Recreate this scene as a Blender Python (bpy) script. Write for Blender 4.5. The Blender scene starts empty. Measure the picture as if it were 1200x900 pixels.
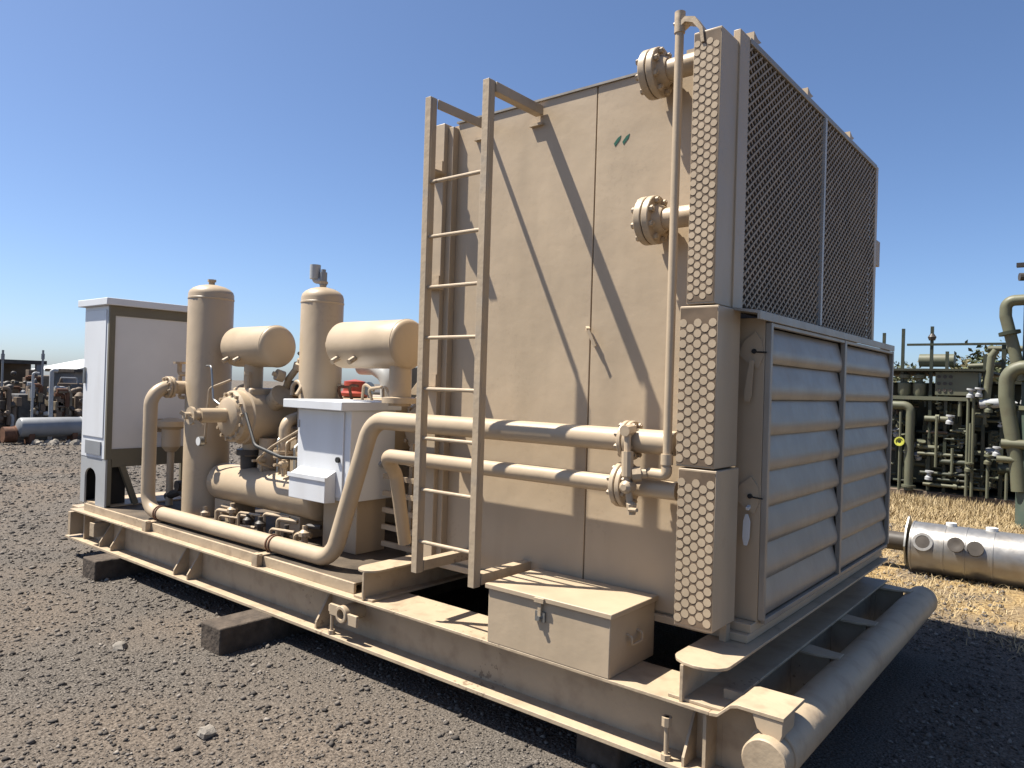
import bpy, math, random
import numpy as np
from mathutils import Vector, Matrix
R = math.radians
C = bpy.context.scene.collection
random.seed(7); rng = np.random.default_rng(7)
EYE = 1.84            # all heights below are measured from eye level; the ground lies 1.84 m under it

# ------------------------------------------------------------------ camera, sky, sun, exposure
cam = bpy.data.cameras.new('camera'); co = bpy.data.objects.new('camera', cam); C.objects.link(co)
cam.sensor_width = 36; cam.lens = 868 / 1200 * 36; cam.clip_start = 0.05; cam.clip_end = 3000
co.matrix_world = Matrix(((0.776418, -0.021769, 0.629842, 0), (0.629483, -0.021461, -0.776718, 0),
                          (0.030425, 0.999533, -0.002960, EYE), (0, 0, 0, 1)))
bpy.context.scene.camera = co
SUN = Vector((0.4130, 0.2440, -0.8775)).normalized()
w = bpy.data.worlds.new('World'); bpy.context.scene.world = w; w.use_nodes = True
nt = w.node_tree; bg = nt.nodes['Background']; sky = nt.nodes.new('ShaderNodeTexSky')
sky.sky_type = 'NISHITA'; sky.sun_disc = False
sky.sun_elevation = math.asin(-SUN.z); sky.sun_rotation = math.atan2(-SUN.x, -SUN.y)
sky.altitude = 0; sky.air_density = 0.7; sky.dust_density = 1.0; sky.ozone_density = 6.0
hs_ = nt.nodes.new('ShaderNodeHueSaturation'); hs_.inputs['Saturation'].default_value = 1.0
nt.links.new(sky.outputs[0], hs_.inputs['Color']); nt.links.new(hs_.outputs[0], bg.inputs[0]); bg.inputs[1].default_value = 0.074
sl = bpy.data.lights.new('sun', 'SUN'); so = bpy.data.objects.new('sun', sl); C.objects.link(so)
sl.energy = 5.0; sl.angle = R(0.53); sl.color = (1.0, 0.945, 0.85)
so.rotation_euler = SUN.to_track_quat('-Z', 'Y').to_euler(); so.location = (-6, -4, 14)
vs = bpy.context.scene.view_settings
vs.view_transform = 'Standard'; vs.look = 'None'; vs.gamma = 1; vs.exposure = 1.2

# ------------------------------------------------------------------ materials
def mat(name, col, rough=0.5, metal=0.0, var=0.12, scale=3.0, bump=0.0, bscale=40.0, dirt=None, dirt_amt=0.0,
        dirt_scale=6.0, spec=0.35, streak=False, chips=0.0, dents=0.0):
    m = bpy.data.materials.new(name); m.use_nodes = True
    n = m.node_tree.nodes; l = m.node_tree.links; b = n['Principled BSDF']
    b.inputs['Roughness'].default_value = rough; b.inputs['Metallic'].default_value = metal
    b.inputs['Specular IOR Level'].default_value = spec
    g = n.new('ShaderNodeNewGeometry')
    def noise(s, det=5, vec=None):
        t = n.new('ShaderNodeTexNoise'); t.inputs['Scale'].default_value = s; t.inputs['Detail'].default_value = det
        l.new(vec or g.outputs['Position'], t.inputs['Vector']); return t
    t = noise(scale); r = n.new('ShaderNodeValToRGB')
    r.color_ramp.elements[0].position = 0.3; r.color_ramp.elements[1].position = 0.7
    r.color_ramp.elements[0].color = tuple(c * (1 - var) for c in col) + (1,)
    r.color_ramp.elements[1].color = tuple(min(1, c * (1 + var)) for c in col) + (1,)
    l.new(t.outputs['Fac'], r.inputs['Fac']); out = r.outputs['Color']
    if dirt:
        mp = n.new('ShaderNodeMapping'); l.new(g.outputs['Position'], mp.inputs['Vector'])
        if streak: mp.inputs['Scale'].default_value = (1, 1, 0.18)
        d = noise(dirt_scale, 8, mp.outputs['Vector']); dr = n.new('ShaderNodeValToRGB')
        dr.color_ramp.elements[0].position = 0.50; dr.color_ramp.elements[1].position = 0.78
        dr.color_ramp.elements[0].color = (0, 0, 0, 1); dr.color_ramp.elements[1].color = (dirt_amt,) * 3 + (1,)
        l.new(d.outputs['Fac'], dr.inputs['Fac'])
        mx = n.new('ShaderNodeMix'); mx.data_type = 'RGBA'
        l.new(dr.outputs['Color'], mx.inputs['Factor']); l.new(out, mx.inputs[6]); mx.inputs[7].default_value = dirt + (1,)
        out = mx.outputs[2]
    if chips:      # small flakes of missing paint showing rust
        c1 = noise(38, 3); c2 = noise(2.2, 4); pr = n.new('ShaderNodeMath'); pr.operation = 'MULTIPLY'
        l.new(c1.outputs['Fac'], pr.inputs[0]); l.new(c2.outputs['Fac'], pr.inputs[1])
        cr = n.new('ShaderNodeValToRGB'); cr.color_ramp.elements[0].position = 0.385; cr.color_ramp.elements[1].position = 0.41
        cr.color_ramp.elements[0].color = (0, 0, 0, 1); cr.color_ramp.elements[1].color = (chips,) * 3 + (1,)
        l.new(pr.outputs[0], cr.inputs['Fac']); mx = n.new('ShaderNodeMix'); mx.data_type = 'RGBA'
        l.new(cr.outputs['Color'], mx.inputs['Factor']); l.new(out, mx.inputs[6]); mx.inputs[7].default_value = (0.085, 0.05, 0.03, 1)
        out = mx.outputs[2]
    l.new(out, b.inputs['Base Color'])
    rt = noise(scale * 4); rm = n.new('ShaderNodeMapRange')
    rm.inputs['To Min'].default_value = max(0, rough - 0.12); rm.inputs['To Max'].default_value = min(1, rough + 0.12)
    l.new(rt.outputs['Fac'], rm.inputs['Value']); l.new(rm.outputs['Result'], b.inputs['Roughness'])
    if bump:
        bt = noise(bscale, 4); bn = n.new('ShaderNodeBump'); bn.inputs['Strength'].default_value = bump
        bn.inputs['Distance'].default_value = 0.02
        l.new(bt.outputs['Fac'], bn.inputs['Height']); l.new(bn.outputs['Normal'], b.inputs['Normal'])
        if dents:
            dt = noise(1.7, 2); dn = n.new('ShaderNodeBump'); dn.inputs['Strength'].default_value = dents; dn.inputs['Distance'].default_value = 0.06
            l.new(dt.outputs['Fac'], dn.inputs['Height']); l.new(dn.outputs['Normal'], bn.inputs['Normal'])
    return m

TAN = mat('tan_paint', (0.395, 0.308, 0.210), 0.42, chips=0.07, dents=0.16, var=0.08, scale=1.6, bump=0.12, bscale=9, dirt=(0.235, 0.185, 0.125), dirt_amt=0.45, dirt_scale=3.5, streak=True)
RAILP = mat('scuffed_ladder_paint', (0.378, 0.294, 0.198), 0.5, var=0.08, scale=3, bump=0.15, bscale=25, dirt=(0.23, 0.22, 0.20), dirt_amt=0.9, dirt_scale=4)
OILY = mat('oily_deck_dirt', (0.070, 0.052, 0.035), 0.75, var=0.45, scale=5, bump=0.2)
DARKTAN = mat('dark_tan_paint', (0.12, 0.083, 0.053), 0.7, var=0.3, scale=12)  # darker tan for the sheet behind the tube plugs
TANW = mat('tan_paint_worn', (0.378, 0.294, 0.198), 0.5, chips=0.55, var=0.08, scale=3, bump=0.15, bscale=25, dirt=(0.17, 0.115, 0.075), dirt_amt=0.55, dirt_scale=9)
WHITE = mat('white_paint', (0.60, 0.61, 0.62), 0.4, var=0.03, scale=2, dirt=(0.385, 0.364, 0.336), dirt_amt=0.3, dirt_scale=4, streak=True)
GREYP = mat('pale_grey_paint', (0.329, 0.336, 0.336), 0.5, var=0.05, dirt=(0.210, 0.189, 0.161), dirt_amt=0.3)
PANELG = mat('inner_panel_paint', (0.60, 0.588, 0.565), 0.5, var=0.04)
OLIVEP = mat('olive_pipe_paint', (0.115, 0.115, 0.072), 0.5, var=0.12, dirt=(0.070, 0.056, 0.035), dirt_amt=0.6)
OLIVE = mat('olive_frame_paint', (0.135, 0.12, 0.085), 0.5, var=0.08)
GALV = mat('galvanised_metal', (0.285, 0.255, 0.215), 0.42, metal=0.3, var=0.10, scale=5, bump=0.1, bscale=12, dirt=(0.30, 0.24, 0.18), dirt_amt=0.5, dirt_scale=4)
GALVL = mat('pale_galvanised_metal', (0.42, 0.40, 0.37), 0.45, metal=0.3, var=0.1)
WIRE = mat('mesh_wire_paint', (0.31, 0.24, 0.165), 0.55, var=0.15, scale=8)
FIN = mat('cooler_fins', (0.045, 0.028, 0.020), 0.7, var=0.5, scale=3)
BLACK = mat('black_rubber', (0.018, 0.018, 0.018), 0.6, var=0.2)
DARK = mat('dark_oily_steel', (0.05, 0.042, 0.035), 0.5, var=0.3, scale=6)
RED = mat('faded_red_paint', (0.280, 0.052, 0.035), 0.45, var=0.15)
RUST = mat('rusty_steel', (0.112, 0.052, 0.029), 0.8, var=0.35, scale=8, bump=0.2)
STEEL = mat('bare_steel', (0.294, 0.294, 0.280), 0.35, metal=0.8, var=0.1)
TIMBER = mat('weathered_timber', (0.066, 0.050, 0.037), 0.9, var=0.35, scale=14, bump=0.5, bscale=30)
GREEN = mat('dull_green_paint', (0.036, 0.042, 0.027), 0.5, var=0.15, scale=3, dirt=(0.084, 0.070, 0.049), dirt_amt=0.6)
SHADE_OLIVE = mat('shade_dark_olive', (0.032, 0.034, 0.022), 0.7, var=0.4)  # olive darkened to stand for deep shade among the green skid's machinery
GREENL = mat('pale_green_paint', (0.115, 0.118, 0.078), 0.5, var=0.12, dirt=(0.112, 0.091, 0.063), dirt_amt=0.5)
GREENB = mat('blue_green_paint', (0.062, 0.085, 0.066), 0.5, var=0.12, dirt=(0.112, 0.091, 0.063), dirt_amt=0.4)
BEIGE = mat('dusty_beige_paint', (0.280, 0.238, 0.175), 0.6, var=0.15, dirt=(0.098, 0.070, 0.049), dirt_amt=0.6)
BROWN = mat('dusty_brown_paint', (0.133, 0.098, 0.070), 0.7, var=0.25)
CLAD = mat('aluminium_cladding', (0.33, 0.32, 0.305), 0.38, metal=0.75, var=0.07, scale=4, bump=0.15, bscale=8, dirt=(0.245, 0.196, 0.140), dirt_amt=0.5, dirt_scale=5)
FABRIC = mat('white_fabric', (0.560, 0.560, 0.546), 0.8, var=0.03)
GREYT = mat('grey_tank_paint', (0.210, 0.217, 0.224), 0.45, var=0.12)
YELLOW = mat('yellow_paint', (0.36, 0.36, 0.05), 0.5)
MARK = mat('green_marker', (0.007, 0.070, 0.042), 0.5)
ROCK = mat('pale_rock', (0.20, 0.178, 0.15), 0.9, var=0.25, scale=9, bump=0.4)
BARK = mat('bark', (0.063, 0.045, 0.032), 0.9, var=0.3, bump=0.4)

def leafmat(name, cols, rough=0.7):
    m = bpy.data.materials.new(name); m.use_nodes = True
    n = m.node_tree.nodes; l = m.node_tree.links; b = n['Principled BSDF']; b.inputs['Roughness'].default_value = rough
    g = n.new('ShaderNodeNewGeometry'); r = n.new('ShaderNodeValToRGB')
    while len(r.color_ramp.elements) < len(cols): r.color_ramp.elements.new(0.5)
    for i, c in enumerate(cols):
        r.color_ramp.elements[i].position = i / (len(cols) - 1); r.color_ramp.elements[i].color = c + (1,)
    l.new(g.outputs['Random Per Island'], r.inputs['Fac']); l.new(r.outputs['Color'], b.inputs['Base Color'])
    return m
STRAW = leafmat('dry_straw', [(0.29, 0.205, 0.095), (0.38, 0.285, 0.14), (0.22, 0.155, 0.08), (0.44, 0.35, 0.20)])
LEAF = leafmat('dusty_leaves', [(0.035, 0.055, 0.018), (0.075, 0.085, 0.03), (0.11, 0.09, 0.04), (0.05, 0.07, 0.025)])
PEBBLE = leafmat('gravel_pebbles', [(0.030, 0.025, 0.021), (0.085, 0.072, 0.060), (0.135, 0.115, 0.096), (0.055, 0.046, 0.038), (0.23, 0.20, 0.168)], 0.9)

def ground_mat():
    m = bpy.data.materials.new('gravel_and_straw'); m.use_nodes = True
    n = m.node_tree.nodes; l = m.node_tree.links; b = n['Principled BSDF']; b.inputs['Roughness'].default_value = 0.95
    b.inputs['Specular IOR Level'].default_value = 0.15
    g = n.new('ShaderNodeNewGeometry')
    def noise(s, det=6):
        t = n.new('ShaderNodeTexNoise'); t.inputs['Scale'].default_value = s; t.inputs['Detail'].default_value = det
        l.new(g.outputs['Position'], t.inputs['Vector']); return t.outputs['Fac']
    def ramp(src, stops):
        r = n.new('ShaderNodeValToRGB')
        while len(r.color_ramp.elements) < len(stops): r.color_ramp.elements.new(0.5)
        for e, (p, c) in zip(r.color_ramp.elements, stops): e.position = p; e.color = c + (1,)
        l.new(src, r.inputs['Fac']); return r.outputs['Color']
    def mix(fac, a, bb):
        x = n.new('ShaderNodeMix'); x.data_type = 'RGBA'; l.new(fac, x.inputs['Factor']); l.new(a, x.inputs[6]); l.new(bb, x.inputs[7]); return x.outputs[2]
    grit = ramp(noise(95, 12), [(0.30, (0.018, 0.015, 0.013)), (0.48, (0.085, 0.074, 0.063)), (0.70, (0.19, 0.166, 0.14))])
    brown = ramp(noise(60, 12), [(0.30, (0.034, 0.025, 0.019)), (0.50, (0.126, 0.101, 0.079)), (0.74, (0.225, 0.184, 0.145))])
    patch = ramp(noise(0.8, 5), [(0.42, (0, 0, 0)), (0.66, (0.85, 0.85, 0.85))])
    gravel = mix(patch, grit, brown)
    straw = ramp(noise(30, 12), [(0.28, (0.112, 0.070, 0.032)), (0.45, (0.252, 0.168, 0.073)), (0.68, (0.392, 0.287, 0.140))])
    sx = n.new('ShaderNodeSeparateXYZ'); l.new(g.outputs['Position'], sx.inputs[0])
    def mth(op, a, bval):
        k = n.new('ShaderNodeMath'); k.operation = op
        for i, v in enumerate((a, bval)):
            if isinstance(v, (int, float)): k.inputs[i].default_value = v
            else: l.new(v, k.inputs[i])
        return k.outputs[0]
    # straw grows behind the skid (y > 6.6) and stops where the left yard begins
    wob = mth('MULTIPLY', mth('SUBTRACT', noise(0.9, 6), 0.5), 3.2)
    fy = mth('DIVIDE', mth('ADD', mth('SUBTRACT', sx.outputs['Y'], 6.75), wob), 0.9)
    fx = mth('DIVIDE', mth('ADD', mth('ADD', sx.outputs['X'], 8.5), wob), 1.5)
    f = n.new('ShaderNodeMath'); f.operation = 'MINIMUM'; f.use_clamp = True; l.new(fy, f.inputs[0]); l.new(fx, f.inputs[1])
    bare = ramp(noise(1.9, 8), [(0.40, (1, 1, 1)), (0.60, (0.30, 0.30, 0.30))])
    straw = mix(bare, brown, straw)
    col = mix(f.outputs[0], gravel, straw)
    l.new(col, b.inputs['Base Color'])
    bn = n.new('ShaderNodeBump'); bn.inputs['Strength'].default_value = 0.9; bn.inputs['Distance'].default_value = 0.03
    l.new(noise(42, 8), bn.inputs['Height']); l.new(bn.outputs['Normal'], b.inputs['Normal'])
    return m
GROUND = ground_mat()

# ------------------------------------------------------------------ mesh builder
ORG = {}
class MB:
    def __init__(s): s.v = []; s.f = []
    def add(s, vs, fs):
        k = len(s.v); s.v += [tuple(p) for p in vs]; s.f += [tuple(i + k for i in f) for f in fs]; return s
    def box(s, x0, x1, y0, y1, z0, z1):
        return s.add([(x0,y0,z0),(x1,y0,z0),(x1,y1,z0),(x0,y1,z0),(x0,y0,z1),(x1,y0,z1),(x1,y1,z1),(x0,y1,z1)],
                     [(0,3,2,1),(4,5,6,7),(0,1,5,4),(1,2,6,5),(2,3,7,6),(3,0,4,7)])
    def bar(s, a, b, wd, ht, up=(0, 0, 1)):
        a, b = Vector(a), Vector(b); d = (b - a).normalized(); u = Vector(up)
        if abs(d.dot(u)) > 0.98: u = Vector((0, 1, 0))
        side = d.cross(u).normalized(); u = side.cross(d)
        vs = [p + side * (sx * wd / 2) + u * (sz * ht / 2) for p in (a, b) for sx, sz in ((-1,-1),(1,-1),(1,1),(-1,1))]
        return s.add(vs, [(0,1,2,3),(7,6,5,4),(0,4,5,1),(1,5,6,2),(2,6,7,3),(3,7,4,0)])
    def prism(s, poly, ax, d0, d1):
        P = {'x': lambda a, b, d: (d, a, b), 'y': lambda a, b, d: (a, d, b), 'z': lambda a, b, d: (a, b, d)}[ax]
        area = sum(poly[i][0] * poly[(i+1) % len(poly)][1] - poly[(i+1) % len(poly)][0] * poly[i][1] for i in range(len(poly)))
        if (area < 0) != (ax == 'y'): poly = poly[::-1]
        n = len(poly); lo, hi = min(d0, d1), max(d0, d1)
        vs = [P(a, b, lo) for a, b in poly] + [P(a, b, hi) for a, b in poly]
        fs = [tuple(range(n - 1, -1, -1)), tuple(range(n, 2 * n))] + [(i, (i+1) % n, n + (i+1) % n, n + i) for i in range(n)]
        return s.add(vs, fs)
    def lathe(s, o, d, prof, n=24):
        o, d = Vector(o), Vector(d).normalized(); a = d.orthogonal().normalized(); b = d.cross(a)
        vs = []; fs = []; rings = []
        for t, r in prof:
            if r < 1e-5: rings.append([len(vs)]); vs.append(o + d * t)
            else:
                rings.append(list(range(len(vs), len(vs) + n)))
                for i in range(n):
                    q = 2 * math.pi * i / n; vs.append(o + d * t + (a * math.cos(q) + b * math.sin(q)) * r)
        for r0, r1 in zip(rings, rings[1:]):
            for i in range(n):
                j = (i + 1) % n
                if len(r0) == 1 and len(r1) == 1: break
                if len(r0) == 1: fs.append((r0[0], r1[j], r1[i]))
                elif len(r1) == 1: fs.append((r0[i], r0[j], r1[0]))
                else: fs.append((r0[i], r0[j], r1[j], r1[i]))
        return s.add(vs, fs)
    def cyl(s, a, b, r, n=20, r2=None):
        a, b = Vector(a), Vector(b); L = (b - a).length
        return s.lathe(a, b - a, [(0, 0), (0, r), (L, r if r2 is None else r2), (L, 0)], n)
    def tube(s, pts, r, fil=0.0, n=16, seg=7):
        pts = [Vector(p) for p in pts]; path = [pts[0]]
        for i in range(1, len(pts) - 1):
            p, q, t = pts[i-1], pts[i], pts[i+1]; d0 = (p - q).normalized(); d1 = (t - q).normalized()
            ang = d0.angle(d1)
            if fil <= 0 or ang > math.pi - 0.02: path.append(q); continue
            k = min(fil / math.tan(ang / 2), (p - q).length * 0.49, (t - q).length * 0.49); rad = k * math.tan(ang / 2)
            c = q + (d0 + d1).normalized() * (rad / math.sin(ang / 2)); A = q + d0 * k - c; B = q + d1 * k - c; th = A.angle(B)
            for j in range(seg + 1):
                f = j / seg; path.append(c + (A * math.sin((1 - f) * th) + B * math.sin(f * th)) / math.sin(th))
        path.append(pts[-1]); vs = []; fs = []
        d = (path[1] - path[0]).normalized(); a = d.orthogonal().normalized()
        for i, p in enumerate(path):
            d = ((path[min(i+1, len(path)-1)] - p).normalized() + (p - path[max(i-1, 0)]).normalized()).normalized()
            a = (a - d * a.dot(d)).normalized(); b = d.cross(a)
            vs += [p + (a * math.cos(2*math.pi*k/n) + b * math.sin(2*math.pi*k/n)) * r for k in range(n)]
        for i in range(len(path) - 1):
            fs += [(i*n+k, i*n+(k+1)%n, (i+1)*n+(k+1)%n, (i+1)*n+k) for k in range(n)]
        m = (len(path) - 1) * n
        fs += [tuple(range(n - 1, -1, -1)), tuple(range(m, m + n))]
        return s.add(vs, fs)
    def bolts(s, o, d, rad, k, r=0.011, h=0.018, n=6):
        o, d = Vector(o), Vector(d).normalized(); a = d.orthogonal().normalized(); b = d.cross(a)
        for i in range(k):
            q = 2 * math.pi * (i + 0.5) / k; p = o + (a * math.cos(q) + b * math.sin(q)) * rad
            s.cyl(p, p + d * h, r, n)
        return s
    def build(s, name, m, parent=None, bevel=0.0, kind=None, label=None, cat=None, group=None, eye=True):
        off = Vector((0, 0, EYE if eye else 0)); V = [Vector(p) + off for p in s.v]
        if parent is not None: org = ORG[parent.name]
        else:
            xs = [p.x for p in V]; ys = [p.y for p in V]; org = Vector(((min(xs)+max(xs))/2, (min(ys)+max(ys))/2, min(p.z for p in V)))
        me = bpy.data.meshes.new(name); me.from_pydata([p - org for p in V], [], s.f); me.update()
        me.polygons.foreach_set('use_smooth', [True] * len(me.polygons)); me.set_sharp_from_angle(angle=R(32))
        me.materials.append(m); o = bpy.data.objects.new(name, me); C.objects.link(o); ORG[o.name] = org
        if parent is not None: o.parent = parent
        else: o.location = org
        if bevel:
            bv = o.modifiers.new('edges', 'BEVEL'); bv.width = bevel; bv.segments = 2; bv.limit_method = 'ANGLE'; bv.angle_limit = R(50)
        for k, v in (('kind', kind), ('label', label), ('category', cat), ('group', group)):
            if v: o[k] = v
        return o
def thing(name, label, cat, loc, group=None):
    o = bpy.data.objects.new(name, None); C.objects.link(o); o.empty_display_size = 0.1
    o.location = (loc[0], loc[1], loc[2] + EYE); ORG[o.name] = Vector(o.location)
    o['label'] = label; o['category'] = cat
    if group: o['group'] = group
    return o
def np_mesh(name, verts, faces, m, **props):
    me = bpy.data.meshes.new(name); k = faces.shape[1]
    me.vertices.add(len(verts)); me.vertices.foreach_set('co', verts.astype(np.float32).ravel())
    me.loops.add(faces.size); me.loops.foreach_set('vertex_index', faces.astype(np.int32).ravel())
    me.polygons.add(len(faces)); me.polygons.foreach_set('loop_start', np.arange(0, faces.size, k, dtype=np.int32))
    me.update(calc_edges=True); me.materials.append(m)
    o = bpy.data.objects.new(name, me); C.objects.link(o)
    for kk, v in props.items(): o[kk] = v
    return o

# ------------------------------------------------------------------ ground
def relief(x, y):
    h = 0.014*np.sin(1.7*x+0.6*y)*np.sin(1.1*y-0.7*x) + 0.009*np.sin(4.1*x-2.3*y+1)*np.sin(3.7*y+1.9*x) + 0.005*np.sin(9.3*x+5*y)*np.sin(8.1*y-6*x)
    fade = np.clip(1 - np.hypot(x, y) / 40, 0, 1)
    onskid = np.clip((np.maximum(np.abs(x + 4.5) - 3.9, np.abs(y - 4.5) - 1.95)) / 0.5, 0, 1)
    return (h - 0.008) * fade * onskid
def make_ground():
    t = np.linspace(-1, 1, 431); g = 500 * np.sinh(7.3 * t) / math.sinh(7.3)
    X, Y = np.meshgrid(g - 3.0, g + 3.5, indexing='ij'); Z = relief(X, Y); n = len(t)
    v = np.stack([X, Y, Z], -1).reshape(-1, 3); i = np.arange(n * n).reshape(n, n)
    f = np.stack([i[:-1, :-1], i[1:, :-1], i[1:, 1:], i[:-1, 1:]], -1).reshape(-1, 4)
    o = np_mesh('ground', v, f, GROUND, kind='structure', label='grey brown gravel yard turning to dry straw grass behind the skid')
    o.data.polygons.foreach_set('use_smooth', np.ones(len(f), dtype=bool))
make_ground()

# ------------------------------------------------------------------ skid frame
sk = thing('skid_frame', 'long tan steel base frame of beams carrying all the machinery, raised on timbers', 'skid frame', (-4.5, 4.5, -1.66))
for y, s in ((2.995, 1), (6.005, -1)):
    def yy(a, b): return (y + s * min(a, b), y + s * max(a, b)) if s > 0 else (y - max(a, b), y - min(a, b))
    MB().box(-8.06, -1.30, *yy(0.150, 0.172), -1.641, -1.372).build('web', TANW, sk)
    MB().box(-8.06, -1.30, *yy(0.0, 0.33), -1.372, -1.355).build('top_flange', TANW, sk, bevel=0.003)
    MB().box(-8.20, -1.06, *yy(0.012, 0.33), -1.664, -1.641).build('bottom_flange', TANW, sk, bevel=0.003)
# deck plate and raised kerb over the long machinery end
MB().box(-7.86, -3.72, 3.055, 3.075, -1.355, -1.285).build('deck_kerb', TANW, sk, bevel=0.003)
MB().box(-7.86, -3.72, 3.075, 5.93, -1.30, -1.286).build('deck_plate', OILY, sk)
MB().box(-7.88, -7.86, 3.055, 5.93, -1.64, -1.285).build('end_plate', TANW, sk)
MB().box(-8.12, -8.06, 3.0, 6.0, -1.62, -1.39).build('end_beam', TANW, sk, bevel=0.003)
MB().box(-8.30, -8.12, 3.10, 3.30, -1.50, -1.36).box(-8.30, -8.12, 5.70, 5.90, -1.50, -1.36).build('towing_lug', TANW, sk, bevel=0.004)
MB().box(-1.34, -1.325, 3.03, 5.97, -1.655, -1.36).build('end_plate', TANW, sk)
def cross_beam(xw, x0, x1, zt):
    m = MB(); m.box(xw - 0.008, xw + 0.008, 3.004, 5.99, -1.355, zt - 0.014).build('cross_beam', TANW, sk, bevel=0.002)
    r = (x1 - x0) / 2; xc = (x0 + x1) / 2
    poly = [(x0, 5.99), (x0, 3.10)] + [(xc - r * math.cos(q), 3.10 - 0.10 * math.sin(q)) for q in np.linspace(0.25, math.pi - 0.25, 7)] + [(x1, 3.10), (x1, 5.99)]
    MB().prism(poly, 'z', zt - 0.014, zt).build('beam_flange', TANW, sk, bevel=0.002)
    MB().box(x0, x1, 3.02, 5.99, -1.354, -1.34).build('beam_flange', TANW, sk, bevel=0.002)
cross_beam(-3.575, -3.68, -3.50, -1.166)
cross_beam(-1.435, -1.505, -1.255, -1.18)
# end cheeks, push tube
MB().box(-1.2995, -1.06, 3.145, 3.167, -1.641, -1.30).build('end_cheek', TANW, sk)
prof = [(-1.299, -1.355), (-1.262, -1.350), (-1.205, -1.297), (-1.175, -1.288), (-0.985, -1.288)]
MB().prism(prof + [(x, z - 0.016) for x, z in reversed(prof)], 'y', 2.992, 3.25).build('cheek_cap', TANW, sk, bevel=0.002)
MB().prism([(-1.115, -1.305), (-0.99, -1.305), (-0.99, -1.36), (-1.01, -1.42), (-1.06, -1.385), (-1.095, -1.36)], 'y', 2.996, 3.14).build('end_gusset', TAN, sk, bevel=0.003)
for y in (4.12, 4.86, 5.87):
    MB().box(-1.324, -1.125, y - 0.01, y + 0.01, -1.655, -1.372).build('stiffener_plate', TANW, sk)
    MB().prism([(-1.324, y - 0.06), (-1.16, y - 0.06), (-1.12, y - 0.04), (-1.07, y - 0.04), (-1.07, y + 0.05), (-1.12, y + 0.05), (-1.324, y + 0.09)], 'z', -1.372, -1.358).build('cheek_cap', TANW, sk, bevel=0.002)
t = MB().lathe((-1.045, 3.04, -1.465), (0, 1, 0), [(0, 0), (0, 0.098), (0.005, 0.103), (3.05, 0.103), (3.09, 0.085), (3.10, 0)], 36).build('push_tube', TANW, sk)
MB().lathe((-1.045, 2.945, -1.465), (0, 1, 0), [(0, 0), (0, 0.086), (0.006, 0.092), (0.0951, 0.092)], 32).build('tube_end_cap', TANW, t)
# gussets, lug and jack bolt on the near web
for x in (-7.42, -7.18, -5.98, -5.76, -4.06):
    MB().prism([(3.02, -1.641), (3.02, -1.60), (3.12, -1.44), (3.1445, -1.42), (3.1445, -1.641)], 'x', x - 0.008, x + 0.008).build('gusset', TANW, sk)
MB().box(-3.88, -3.79, 2.99, 3.01, -1.50, -1.43).box(-3.70, -3.61, 2.99, 3.01, -1.53, -1.46).build('lug_plate', TAN, sk, bevel=0.003, kind='stuff')
MB().lathe((-3.755, 3.1445, -1.475), (0, -1, 0), [(0, 0), (0, 0.055), (0.16, 0.055), (0.165, 0.050), (0.165, 0.034), (0.10, 0.034), (0.10, 0)], 20).build('lifting_eye', TAN, sk)
MB().lathe((-3.755, 3.043, -1.475), (0, -1, 0), [(0, 0.033), (0.002, 0.0)], 20).build('eye_bore', BLACK, sk)
for x in (-3.90, -1.51):
    MB().cyl((x, 3.03, -1.640), (x, 3.03, -1.45), 0.011, 10).cyl((x, 3.03, -1.640), (x, 3.03, -1.615), 0.024, 6).cyl((x, 3.03, -1.49), (x, 3.03, -1.45), 0.024, 8).build('jack_bolt', TAN, sk)
MB().prism([(3.02, -1.641), (3.02, -1.60), (3.12, -1.44), (3.1445, -1.42), (3.1445, -1.641)], 'x', -1.43, -1.418).build('gusset', TANW, sk)
MB().box(-7.60, -7.50, 3.0, 3.144, -1.56, -1.43).build('lifting_lug', TANW, sk, bevel=0.003)

for i, (x0, x1, y0, lab) in enumerate(((-4.79, -4.54, 2.62, 'dark weathered timber block under the middle of the skid, its end sticking out furthest'),
                                       (-7.22, -6.95, 2.80, 'dark timber block under the far left end of the skid'),
                                       (-2.05, -1.80, 3.12, 'dark timber block hidden in the shade under the cooler end of the skid'))):
    MB().box(x0, x1, y0, 6.25, -1.85, -1.6625).build('timber_block', TIMBER, bevel=0.012, label=lab, cat='timber', group='timbers under the skid')

# ------------------------------------------------------------------ cooler
ck = thing('air_cooler', 'tall tan air cooler with mesh guard above grey louvres at the near end', 'air cooler', (-2.4, 4.75, -1.18))
PY = 3.45; ZT = 1.675
for x0, x1 in ((-3.30, -2.254), (-2.246, -1.60)):
    MB().box(x0, x1, PY, PY + 0.03, -1.13, ZT).build('side_panel', TAN, ck, bevel=0.003)
MB().box(-3.49, -1.60, PY + 0.012, PY + 0.05, -1.14, ZT - 0.005).build('panel_backing', TAN, ck)
MB().box(-3.31, -1.60, PY - 0.012, PY + 0.06, ZT, ZT + 0.012).build('top_trim', GALV, ck)
MB().box(-3.50, -1.63, PY + 0.061, 6.06, ZT - 0.02, ZT).build('roof_panel', TAN, ck)
MB().box(-3.50, -3.48, PY + 0.051, 6.06, -1.14, ZT - 0.021).build('back_panel', TAN, ck)
MB().box(-3.479, -1.60, 6.03, 6.06, -1.14, ZT - 0.021).build('side_panel', TAN, ck)
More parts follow.
